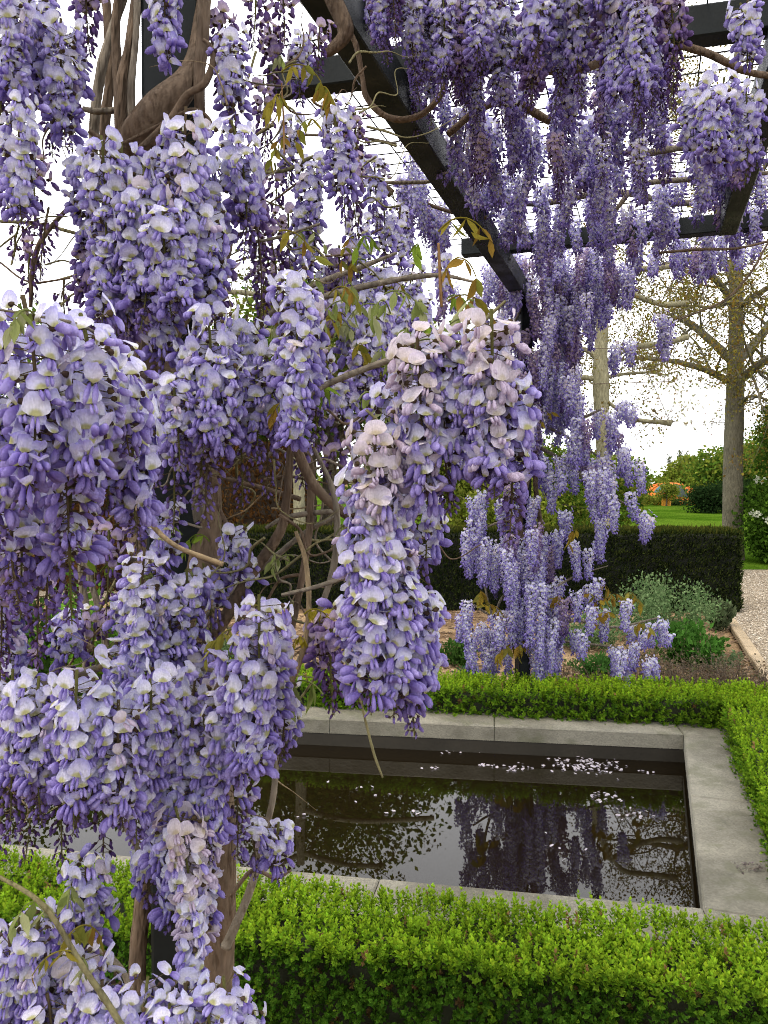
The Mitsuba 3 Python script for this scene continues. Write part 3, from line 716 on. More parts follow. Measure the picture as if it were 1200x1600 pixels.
part(k, 'opening', Mesh().add(*dome(-.85, -.12, .03, .40, .86), pack((0.05, 0.13, 0.14))), 'm_matte', True, 'teal window opening')
part(k, 'opening', Mesh().add(*dome(.0, .66, .03, .25, .88), pack((0.03, 0.045, 0.04))), 'm_matte', True, 'dark doorway opening')
for x_, y_, w_, h_, lab, sd in ((15.0, 49.6, 1.0, .75, 'low dark shrub before the left half of the tent', 92), (16.9, 50.2, .9, .8, 'low green shrub before the middle of the tent', 93), (18.6, 50.0, .8, .62, 'low dark shrub before the right end of the tent', 94), (16.1, 50.4, .6, 1.25, 'thin green sapling before the teal window of the tent', 95)):
    leafy_tree('shrub', lab, 'shrub', x_, y_, h_, w_, YG if sd in (93, 95) else [(0.03, 0.055, 0.018), (0.045, 0.08, 0.02)], 1500, .12, sd, cz=.5, gap=.45, blobs=4)
k = thing('waste_bin', 'small yellow-orange bin standing in front of the orange tent', 'bin')
P = at(1041, 790, 49); P[2] = 0.15
b = trimesh.creation.cylinder(.27, .75, sections=14); b.vertices[:, :2] *= (1 + .12 * (b.vertices[:, 2:] > 0)); part(k, 'body', Mesh().add(b.vertices + P + [0, 0, .375], b.faces, pack((0.62, 0.27, 0.02))), 'm_matte', False)
b = trimesh.creation.cylinder(.33, .07, sections=14); part(k, 'lid', Mesh().add(b.vertices + P + [0, 0, .80], b.faces, pack((0.5, 0.2, 0.02))), 'm_matte', False)

# ------------------------------------------------------------------ the bed: edging and plants
k = thing('path_edging', 'line of weathered edging stones between bed and gravel path', 'edging')
L = np.linalg.norm(g1 - g0)
for i in range(13):
    p0 = g0 + ge * (0.42 * i); p1 = g0 + ge * (0.42 * i + 0.412)
    m = Mesh(); z = 0.035 + rng.uniform(-.004, .004); p0 = p0 + [rng.uniform(-.004, .004), 0, 0]
    bar(m, [*p0[:2], z - .05], [*p1[:2], z - .05], 0.10, 0.14, np.array((0.30, 0.235, 0.15)) * rng.uniform(0.8, 1.15), 0.008)
    part(k, 'edging_stone', m, 'm_matte', False)


def mound(name, label, px, py, w, h, n, size, cols, seed, stems=True, shape=1.0, long=1.0):
    """A leafy bed plant whose foot is seen at (px, py)."""
    rng = np.random.default_rng(seed); k = thing(name, label, 'plant'); c = on(px, py, 0.0); m, s = Mesh(), Mesh()
    ns = 26
    tops = []
    for i in range(ns):
        a = rng.uniform(0, 2 * np.pi); rr = math.sqrt(rng.uniform()) * w / 2
        tip = c + [math.cos(a) * rr, math.sin(a) * rr, h * (1 - 0.45 * (2 * rr / w) ** 2) * rng.uniform(.8, 1.05)]
        foot = c + [math.cos(a) * rr * .35, math.sin(a) * rr * .35, -0.01]
        mid = (foot + tip) / 2 + rng.normal(0, .01, 3); tops.append((foot, mid, tip))
        tube(s, np.array([[*foot, .004], [*mid, .003], [*tip, .0015]]), 4, np.array(cols[0]) * .8, 0, 3, cap=False)
    part(k, 'stem', s, 'm_bark')
    t = np.array(tops)[rng.integers(0, ns, n)]; u = rng.uniform(0.15, 1, n)[:, None]
    p = (1 - u) ** 2 * t[:, 0] + 2 * u * (1 - u) * t[:, 1] + u ** 2 * t[:, 2] + rng.normal(0, w * .055, (n, 3)) * [1, 1, .6]
    p = p[p[:, 2] > .005]; n = len(p)
    fw = unit((p - c) * [1, 1, .6] / max(w, h) + rng.normal(0, .5, (n, 3)) + [0, 0, .35 * shape])
    col = np.array(cols)[rng.integers(0, len(cols), n)] * rng.uniform(0.7, 1.3, (n, 1)); sz = size * rng.uniform(.6, 1.3, n)
    scatter(m, *LEAF, p, frames(fw, rng), np.column_stack([sz, sz * long, sz]), pack(col))
    part(k, 'foliage', m, 'm_leaf', True, None, 'stuff')
    return k
SAGE = [(0.14, 0.22, 0.09), (0.19, 0.28, 0.12), (0.09, 0.16, 0.06)]
mound('catmint_plant', 'large grey-green catmint mound in front of the yew hedge', 1030, 1000, 1.25, .62, 5200, .035, SAGE, 101)
mound('catmint_plant', 'lower grey-green catmint clump left of the large mound', 915, 1010, .9, .36, 2600, .032, SAGE, 102)
mound('leafy_plant', 'bright green broad leaved plant before the catmint mound', 1075, 1040, .62, .36, 1600, .055, [(0.05, 0.14, 0.02), (0.07, 0.18, 0.03)], 103)
mound('leafy_plant', 'pale green low plant beside the broad leaved one', 1120, 1046, .45, .2, 900, .03, [(0.12, 0.18, 0.08)], 104)
mound('lavender_plant', 'upright grey-green lavender at the corner of the edging', 1126, 985, .30, .34, 700, .05, [(0.11, 0.14, 0.07), (0.08, 0.11, 0.05)], 105, True, 3, 1.4)
mound('leafy_plant', 'small green bush in the bed between the clusters of the two posts', 713, 1040, .36, .24, 1100, .035, [(0.05, 0.12, 0.02), (0.07, 0.15, 0.03)], 106)
mound('leafy_plant', 'low feathery green clump left of the small dry twigs', 930, 1055, .42, .16, 900, .035, [(0.06, 0.15, 0.03)], 107, True, 2)
mound('leafy_plant', 'grey-green low plant seen left of the large flower cascade', 362, 1030, .5, .2, 1000, .035, SAGE, 108)
mound('leafy_plant', 'green tuft at the foot of the far post', 735, 1085, .3, .22, 700, .03, [(0.05, 0.13, 0.05)], 109)
mound('leafy_plant', 'lush green perennial behind the left stems', 150, 1120, .85, .95, 2600, .06, [(0.09, 0.20, 0.02), (0.12, 0.25, 0.03)], 110)
mound('leafy_plant', 'dark leafy perennial at the left edge behind the flowers', 30, 1110, .9, .85, 2400, .06, [(0.06, 0.13, 0.02), (0.05, 0.10, 0.02)], 111)
def dry(label, px, py, w, h, n, seed, col):
    rng = np.random.default_rng(seed); k = thing('dry_plant', label, 'plant'); c = on(px, py, 0); m, tips = Mesh(), []
    for i in range(n):
        d = unit(np.array([rng.normal(0, .6), rng.normal(0, .6), 1])); grow(m, rng, c + [rng.uniform(-w, w) * .4, rng.uniform(-w, w) * .25, -.01], d, h * rng.uniform(.6, 1.1), .0045, 1, tips, np.array(col) * rng.uniform(.7, 1.3), 0, .5, 3, 4)
    part(k, 'twig', m, 'm_bark')
    part(k, 'dead_leaf', tip_leaves(Mesh(), rng, tips, 1, .012, .022, [(0.16, .11, .07), (0.10, 0.10, .05), (.20, .16, .11)]), 'm_leaf', True, None, 'stuff')
dry('small brown tuft of dry twigs left of the bluish clusters', 905, 1085, .4, .26, 42, 121, (.10, .065, .045))
dry('wide patch of dead lavender twigs near the path edging', 1100, 1075, .9, .26, 110, 122, (.13, .10, .075))
dry('dry grey-brown stalks right of the bluish clusters', 1030, 1075, .6, .24, 70, 123, (.11, .085, .06))
dry('sparse dry stalks before the broad leaved plant', 1000, 1045, .3, .25, 26, 124, (.12, .08, .05))
dry('dry stalks at the right end of the bed by the hedge', 1165, 1080, .5, .22, 50, 125, (.13, .10, .075))

# ------------------------------------------------------------------ pergola
k = pergola = thing('pergola', 'black painted garden pergola of posts, beams and wire mesh overhead', 'pergola')
PC = (0.02, 0.02, 0.02)
u_ = unit(np.array([0.313, 0.95, 0])); v_ = np.array([u_[1], -u_[0], 0])
ZB = 2.65
far = at(820, 475, 4.95); far[2] = 0
def on_beam(t): return far - u_ * t
fp = at(273, 800, 1.27); fp[2] = 0
bar_m = lambda *a, **kw: bar(Mesh(), *a, **kw)
part(k, 'post', bar_m([*fp[:2], -.05], [*fp[:2], ZB], .083, .083, PC, up=(1, .25, 0)), 'm_paint', False, 'black post wrapped by the thick wisteria trunk')
part(k, 'post', bar_m([*far[:2], -.05], [*far[:2], ZB], .075, .075, PC, up=(1, .25, 0)), 'm_paint', False, 'far black post beyond the pond')
def beam(p, q, z, w, h, lab=None): part(k, 'beam', bar_m([*p[:2], z + h / 2], [*q[:2], z + h / 2], w, h, PC), 'm_paint', False, lab)
beam(far + u_ * .06, on_beam(4.6), ZB, .085, .105, 'long diagonal beam from the viewer to the far post')
zc = ZB + .107
ca = on(424, 152, zc); cb = on(1072, 69, zc); cd = unit(cb - ca)
beam(ca, ca + cd * 3.2, zc, .07, .085, 'near cross beam with a cut end left of the diagonal beam')
da = on(769, 397, zc); db = on(1200, 358, zc); dd_ = unit(db - da)
beam(da - dd_ * .16, da + dd_ * 3.0, zc, .07, .085, 'far cross beam above the far post')
r2 = on(1142, 352, ZB); beam(r2 + u_ * .15, r2 - u_ * 3.2, ZB, .075, .105, 'second rafter at the right')
for q, z_ in ((on_beam(0.0), ZB + .05), (on_beam(.85), ZB + .05), (on_beam(2.55), ZB + .05), (on_beam(2.62), ZB + .03)):
    b = trimesh.creation.icosphere(subdivisions=1, radius=.009); part(pergola, 'bolt', Mesh().add(b.vertices * [1, 1, 1] + [*(q + v_ * .044)[:2], z_], b.faces, pack((.05, .05, .05))), 'm_matte')
mk = numbered(pergola + '__wire_mesh'); labels[mk] = {'label': 'rusty dark wire grid lying over the cross beams'}
a0 = ca + v_ * .03; zm = zc + .092
def wire(p, q):
    P = np.array([[*p[:2], zm + rng.normal(0, .003), .0024], [*((p + q) / 2)[:2], zm - .012 + rng.normal(0, .006), .0024], [*q[:2], zm + rng.normal(0, .003), .0024]])
    return tube(Mesh(), P, 5, (0.02, 0.017, 0.015), 0, 4)
rng = np.random.default_rng(131); first = True
span = (da - ca) @ u_ + .15
for s in np.arange(-.1, span, .105):
    part(mk, 'wire', wire(a0 + u_ * s - v_ * .02, a0 + u_ * s + v_ * 2.9), 'm_matte')
for s in np.arange(0.0, 2.9, .155):
    part(mk, 'wire', wire(a0 + v_ * s - u_ * .15, a0 + v_ * s + u_ * (span + .05)), 'm_matte')

# ------------------------------------------------------------------ wisteria flowers
def disc(n, rings, rw, rh, var=0):
    """The standard petal: a notched, cupped disc in the xy plane, base at the origin, facing +z."""
    V, U = [[0, 0.30 * rh, 0.0]], [0.30]
    for q in range(1, rings + 1):
        for j in range(n):
            a = 2 * np.pi * j / n - np.pi / 2; s = q / rings
            x, y = rw * np.cos(a) * s, 0.30 * rh + rh * np.sin(a) * s * (0.30 if np.sin(a) < 0 else 0.76)
            if abs(a - np.pi / 2) < 1e-6: y -= 0.05 * rh * s
            V.append([x, y, 0]); U.append(min(0.98, 0.02 + math.hypot(x, y) / rh * .95))
    V = np.array(V); X, Y = V[:, 0] / rw, V[:, 1] / rh
    rad = np.hypot(X, Y - .4); an = np.arctan2(Y - .4, X)
    fold, back, wave, ph = ((.16, .22, .10, 0.), (-.20, .30, .12, 1.3), (.40, .12, .14, 2.4), (.05, .55, .10, 4.))[var]
    V[:, 2] = -fold * rw * np.abs(X) ** 1.3 - back * rh * np.maximum(Y - .35, 0) ** 1.4 + wave * rw * np.cos((3 + var) * an + ph) * rad ** 2
    V[:, 0] *= (1, 1.1, .9, 1.02)[var]
    V[0, 1] = 0.42 * rh; U[0] = 0.42
    F = [[0, 1 + j, 1 + (j + 1) % n] for j in range(n)]
    for q in range(1, rings):
        for j in range(n):
            a, b, c, d = 1 + (q - 1) * n + j, 1 + (q - 1) * n + (j + 1) % n, 1 + q * n + (j + 1) % n, 1 + q * n + j
            F += [[a, d, c], [a, c, b]]
    return V, np.array(F), np.array(U)


def pod(n, prof, flat_=0.75, bend=0.0, kind=1):
    """A closed teardrop along +z: prof = rows (z, radius)."""
    V, U, prof = [], [], np.array(prof, float); z0, z1 = prof[0, 0], prof[-1, 0]
    for z, r in prof[1:-1]:
        for j in range(n):
            a = 2 * np.pi * j / n; V.append([r * np.cos(a) * flat_, r * np.sin(a) + bend * ((z - z0) / (z1 - z0)) ** 2, z]); U.append(z)
    m_ = len(prof) - 2; V += [[0, 0, z0], [0, bend, z1]]; U += [z0, z1]
    F = []
    for q in range(m_ - 1):
        for j in range(n):
            a, b, c, d = q * n + j, q * n + (j + 1) % n, (q + 1) * n + (j + 1) % n, (q + 1) * n + j
            F += [[a, b, c], [a, c, d]]
    for j in range(n):
        F += [[m_ * n, (j + 1) % n, j], [m_ * n + 1, (m_ - 1) * n + j, (m_ - 1) * n + (j + 1) % n]]
    U = kind + 0.02 + 0.96 * (np.array(U) - z0) / (z1 - z0)
    return np.array(V), np.array(F), U


def tilt(V, a):
    c, s = math.cos(a), math.sin(a); return V @ np.array([[1, 0, 0], [0, c, s], [0, -s, c]])


def floret(kind, lod, var=0):
    """A wisteria flower about 24 mm across; z outwards, y up, the stalk end at the origin."""
    P = []
    if kind != 'bud':
        n, rings = {0: (12, 3), 1: (8, 2), 2: (6, 1)}[lod]
        V, F, U = disc(n, rings, .0088 if kind != 'half' else .0070, .0151, var)
        if kind == 'half': V[:, 2] -= 0.55 * np.abs(V[:, 0])
        P.append((tilt(V, {'open': -.22, 'half': .35, 'wide': -.5}[kind]) * (1.12 if kind != 'half' else 1) + [0, -.002, .006], F, U))
        ws = (.68 if kind != 'half' else .95) * (1.3 if lod == 2 else 1)
        W = {0: (6, [(0, 0), (.004, .0028), (.010, .0046), (.0155, .0036), (.0185, 0)]), 1: (5, [(0, 0), (.006, .004), (.014, .0042), (.0185, 0)]), 2: (4, [(0, 0), (.010, .0048), (.0185, 0)])}[lod]
        if lod == 0:
            for s in (-1, 1):
                V, F, U = pod(W[0], W[1], .55, -.003, 1); V = tilt(V, .8 if kind != 'half' else .4); V[:, 0] = V[:, 0] + s * (.0022 + .10 * V[:, 2])
                P.append((V * ws + [0, -.002, .004], F, U))
        else:
            V, F, U = pod(W[0], W[1], .95, -.003, 1); P.append((tilt(V, .75) * ws + [0, -.002, .004], F, U))
    else:
        n, pr = {0: (7, [(0, 0), (.002, .0018), (.006, .0033), (.010, .0035), (.0135, .0023), (.0152, 0)]), 1: (5, [(0, 0), (.004, .0034), (.011, .0042), (.017, 0)]), 2: (4, [(0, 0), (.009, .0044), (.017, 0)])}[lod]
        V, F, U = pod(n, pr, .82, -.0035, 2); P.append((tilt(V, .25), F, U))
    if lod < 2:
        V, F, U = pod(5, [(-.002, 0), (0, .0021), (.0028, .0028), (.0046, 0)], 1, 0, 3); P.append((V, F, U))
    V, F, U, o = [], [], [], 0
    for a, b, c in P: V.append(a); F.append(b + o); U.append(c); o += len(a)
    return np.vstack(V), np.vstack(F), np.concatenate(U)


FLO = {(k_ + str(v), l): floret(k_, l, v) for k_ in ('open', 'half', 'wide', 'bud') for l in (0, 1, 2) for v in (0, 1, 2, 3)}


def raceme(rng, top, tip, op, tone, fat, lod, dens=340):
    """A hanging flower cluster from top to tip. Returns (petals mesh, stalk mesh, list of single open flowers as (position, mesh))."""
    top, tip = np.array(top, float), np.array(tip, float); L = np.linalg.norm(tip - top)
    bow = rng.normal(0, .03, 3) * L; bow[2] = 0
    def axis(t): t = np.asarray(t)[..., None]; return top * (1 - t) + tip * t + 4 * t * (1 - t) * bow
    n = max(8, int(dens * L * (1.12 if op > .3 else .8)))
    t = (np.arange(n) + rng.uniform(0, 1, n)) / n; t = t ** 0.93
    a = np.arange(n) * 2.39996 + rng.normal(0, .35, n)
    o = np.stack([np.cos(a), np.sin(a), a * 0], -1)
    age = np.where(t < op, 0, np.where(t < op + .14, 1, 2)); flip = rng.uniform(size=n); age = np.where((flip < .16) & (t < op), 1, age)
    if op <= 0: age[:] = 2
    young = np.clip((t - op) / max(1 - op, .12), 0, 1)
    size = np.where(age < 2, 1.0, 1.0 - .62 * young) * rng.uniform(.85, 1.15, n)
    if op <= 0: size *= .8
    asp = rng.uniform(.84, 1.14, (n, 3)) * (1.12 if lod == 2 else 1)
    pl = fat * (.0165 - .0142 * t) * rng.uniform(.7, 1.3, n) * np.where(age == 2, .95, 1) + .003
    el = np.where(age == 2, -.25 - .35 * rng.uniform(size=n), .10) + rng.normal(0, .25, n)
    pd = unit(o * np.cos(el)[:, None] + np.array([0, 0, 1.0]) * np.sin(el)[:, None])
    root = axis(t); pos = root + pd * pl[:, None]
    fe = np.where(age == 2, -.55, -.12) + rng.normal(0, .40, n)
    fw = unit(o * np.cos(fe)[:, None] + np.array([0, 0, 1.0]) * np.sin(fe)[:, None] + rng.normal(0, .30, (n, 3)))
    upv = unit(np.array([0, 0, 1.0]) + rng.normal(0, .25, (n, 3)))
    x = unit(np.cross(upv, fw)); y = np.cross(fw, x); R = np.stack([x, y, fw], -1)
    tv = tone + np.clip(.92 - .75 * t / max(op, .35) + rng.normal(0, .22, n) + rng.normal(0, .12), .02, .98)
    if tone == 0: tv = np.where(rng.uniform(size=n) < .05 * (t < .5), 1 + tv, tv)
    if tone == 1: tv = np.where(rng.uniform(size=n) < t * .9, tv - 1, tv)
    m, singles = Mesh(), []
    kinds = np.where(age == 0, np.where(rng.uniform(size=n) < .3, 3, 0), age); var = rng.integers(0, 4, n)
    for ki, name, va in [(a_, b_ + str(v_), v_) for a_, b_ in ((0, 'open'), (3, 'wide'), (1, 'half'), (2, 'bud')) for v_ in range(4)]:
        s = np.where((kinds == ki) & (var == va))[0]
        if not len(s): continue
        V, F, U = FLO[name, lod]
        uv = np.stack([np.repeat(U[None], len(s), 0), np.repeat(tv[s][:, None], len(U), 1)], -1)
        if lod == 0 and ki in (0, 3):
            for i_, q in enumerate(s): singles.append((pos[q], lambda q=q, V=V, F=F, u=uv[i_:i_ + 1]: scatter(Mesh(), V, F, pos[q:q + 1], R[q:q + 1], size[q:q + 1, None] * asp[q:q + 1], u)))
        else: scatter(m, V, F, pos[s], R[s], size[s][:, None] * asp[s], uv)
    # stalk and the small stalks of the flowers
    st = Mesh(); w = .0016 * (1 if lod < 2 else 1.3)
    c = axis(np.linspace(-.06, 1.02, 12)); tube(st, np.column_stack([c, np.linspace(w * 1.2, w * .4, 12)]), 5 if lod < 2 else 3, (0.17, 0.17, 0.06) if rng.uniform() < .6 else (.13, .10, .06), 0, 1, cap=False)
    if lod < 2:
        tri = np.array([[np.cos(b), np.sin(b)] for b in (0, 2.1, 4.2)]) * .00055
        x_ = unit(np.cross(pd, [0.1, 0.2, 1])); y_ = np.cross(pd, x_)
        ring = tri[None, :, :1] * x_[:, None] + tri[None, :, 1:] * y_[:, None]
        v = np.concatenate([root[:, None] + ring, pos[:, None] + ring], 1)
        f = np.array([[j, (j + 1) % 3, (j + 1) % 3 + 3] for j in range(3)] + [[j, (j + 1) % 3 + 3, j + 3] for j in range(3)])
        st.add(v.reshape(-1, 3), (f[None] + (np.arange(n) * 6)[:, None, None]).reshape(-1, 3), np.repeat(pack(np.array([(.15, .12, .06)]) * rng.uniform(.7, 1.3, (n, 1))), 6, 0))
    return m, st, singles


def px_raceme(x0, y0, x1, y1, d):
    a = at(x0, y0, d); b = at(x1, y1, d); return a, b


def hang(vine, specs, seed, lod, singles_out=None, dens=460):
    rng = np.random.default_rng(seed)
    for s in specs:
        if len(s) == 2: a, b, op, tone, fat = *s[0], *s[1]
        else:
            x0, y0, x1, y1, d, op, tone, fat = s; a, b = px_raceme(x0, y0, x1, y1, d)
            b = b + [0, rng.normal(0, .01), 0]
        l = lod(np.linalg.norm(a - EYE)) if callable(lod) else lod
        m, st, si = raceme(rng, a, b, op, tone, fat, l, dens)
        key = numbered(vine + '__flower_cluster')
        if tone == 1: labels[key] = {'label': 'fading flower cluster, whitish with tan flecks'}
        if singles_out is None:
            for _, fn in si: m.join(fn())
            m.put(key, 'm_petal')
        else: singles_out.append([key, m, si, np.linalg.norm(a - EYE)])
        part(key, 'stalk', st, 'm_leaf')


def finish_singles(store, most=300):
    """The flowers that show largest become parts of their cluster; the rest stays in the cluster's own mesh."""
    al = sorted(((np.linalg.norm(p - EYE), i, j) for i, (k_, m, si, d) in enumerate(store) for j, (p, _) in enumerate(si)
                 if abs(p[0] / p[1]) < .47 and abs((p[2] - H) / p[1]) < .62))[:most]
    pick, per = set(), {}
    for _, i, j in al:
        per[i] = per.get(i, 0) + 1
        if per[i] <= 0.6 * len(store[i][2]): pick.add((i, j))
    for i, (key, m, si, d) in enumerate(store):
        for j, (p, fn) in enumerate(si):
            if (i, j) in pick: part(key, 'flower', fn(), 'm_petal')
            else: m.join(fn())
        m.put(key, 'm_petal')


def leaf_spray(vine, rng, P, L, cols, n=7, wilt=1.0):
    """A drooping young compound leaf."""
    key = numbered(vine + '__young_leaf'); m = Mesh(); s = Mesh()
    d0 = unit(np.array([rng.normal(0, .5), rng.normal(0, .5), .4])); c = [P]
    for i in range(6): c.append(c[-1] + unit(d0 + np.array([0, 0, -.35 * i])) * L * .22)
    c = np.array(c); tube(s, np.column_stack([c, np.linspace(.0011, .0006, 7)]), 4, np.array(cols[0]) * .9, 0, 2, cap=False)
    t = np.repeat(np.linspace(.25, 1, (n + 1) // 2), 2)[:n] * 6; i = np.minimum(t.astype(int), 5); p = c[i] + (c[i + 1] - c[i]) * (t - i)[:, None]
    sd = np.array([(-1) ** j for j in range(n)])[:, None]
    fw = unit(rng.normal(0, .35, (n, 3)) + sd * np.array([.5, .2, 0]) * (1.2 - .6 * wilt) + np.array([0, 0, -1.1 * wilt]))
    sz = L * .62 * rng.uniform(.6, 1.1, n); col = np.array(cols)[rng.integers(0, len(cols), n)] * rng.uniform(.8, 1.25, (n, 1))
    V = np.array([[0, 0, 0], [-.17, .3, .05], [-.17, .6, .05], [0, 1, -.03], [.17, .6, .05], [.17, .3, .05], [0, .3, -.02], [0, .62, -.02]]); F = np.array([[0, 6, 1], [0, 5, 6], [1, 6, 7], [1, 7, 2], [6, 5, 4], [6, 4, 7], [2, 7, 3], [7, 4, 3]])
    scatter(m, V, F, p, frames(fw, rng), np.repeat(sz[:, None], 3, 1), pack(col)); m.put(key, 'm_leaf'); part(key, 'leaf_stalk', s, 'm_leaf')


# ---- the near plant, climbing the near post
vine = thing('wisteria_vine', 'old wisteria with twisted trunk climbing the near post, covered in lilac flower clusters', 'wisteria')
WOOD, GREYW, YW, GW = (0.125, 0.088, 0.058), (0.17, 0.145, 0.11), (0.25, 0.19, 0.11), (0.17, 0.155, 0.075)
def wood(name, pts, d, col=WOOD, sides=8, rough=.12, seed=0, lab=None, v=None, bs='m_bark'):
    part(v or vine, name, tube(Mesh(), px_path(pts, d), sides, col, rough * 1.25, 13, seed), bs, True, lab)
F3 = -0.065   # in front of the post
wood('trunk', [(335, 1960, 44, .02), (334, 1600, 36, .0), (336, 1500, 32, 0), (343, 1400, 27, -.02), (338, 1250, 25, -.03), (322, 1120, 27, -.05), (312, 1000, 25, -.06), (318, 880, 26, -.02), (322, 770, 23, .0), (300, 690, 24, -.05), (252, 600, 32, -.08), (243, 545, 33, -.09), (268, 490, 29, -.09), (318, 430, 26, -.04), (338, 370, 24, .05), (305, 300, 24, .10), (235, 250, 22, .03), (212, 222, 25, -.07), (252, 170, 27, -.085), (296, 120, 19, -.06), (313, 50, 13, -.03), (318, -60, 12, 0), (325, -200, 11, 0)], 1.27, WOOD, 18, .16, 1, 'thick twisted main trunk')
wood('trunk', [(213, 1960, 19), (214, 1540, 14), (222, 1420, 13.5), (230, 1330, 13), (240, 1200, 12, -.03), (246, 1050, 13, -.03), (232, 920, 16, .0), (212, 820, 15, .04), (206, 700, 13, .05), (200, 560, 14, .06), (192, 430, 15, .06), (196, 300, 12, .06), (190, 150, 11, .05), (206, 60, 9, .05), (222, -80, 8, .05)], 1.25, WOOD, 14, .14, 2, 'slimmer second trunk left of the post')
wood('trunk', [(232, 590, 20, .02), (212, 520, 16, .04), (200, 450, 15, .05), (217, 400, 13, .05), (205, 330, 12, .03)], 1.24, WOOD, 12, .14, 3)
wood('branch', [(300, 880, 17, .02), (308, 800, 15, 0), (312, 740, 14, 0), (318, 660, 13, .03), (322, 560, 12, .05)], 1.25, GREYW, 10, .14, 4)
for j, (pts, dd) in enumerate((([(143, 470, 6), (143, 330, 7), (147, 200, 8), (158, 110, 8), (178, 40, 7), (206, -40, 6)], 1.36),
        ([(165, 520, 6), (166, 330, 7), (163, 210, 8), (172, 120, 8), (168, 30, 7), (160, -60, 6)], 1.40),
        ([(186, 460, 7), (190, 260, 8), (184, 120, 8), (181, 40, 7), (192, -60, 7)], 1.34),
        ([(206, 480, 7), (207, 260, 6), (205, 140, 6), (212, 60, 5), (216, -60, 5)], 1.22),
        ([(315, 230, 7), (311, 120, 9), (318, 40, 10), (318, -60, 10)], 1.19),
        ([(215, 235, 4), (262, 190, 5), (290, 150, 5), (318, 132, 6), (332, 100, 5), (330, 75, 4), (318, 62, 3)], 1.14),
        ([(130, 170, 4), (152, 174, 5), (186, 172, 5)], 1.33), ([(140, 205, 4), (180, 235, 5), (222, 272, 5), (245, 300, 4)], 1.17),
        ([(190, 225, 2), (250, 195, 3), (300, 172, 3.5), (326, 186, 3), (330, 206, 2)], 1.16),
        ([(336, 560, 3), (338, 470, 4), (335, 420, 4)], 1.2), ([(170, 560, 6), (185, 510, 7), (195, 440, 8), (200, 410, 7)], 1.2),
        ([(300, 470, 4), (245, 545, 6), (222, 470, 5), (215, 430, 5)], 1.19))):
    wood('stem', pts, dd, WOOD if j % 3 else GREYW, 8, .12, 10 + j)
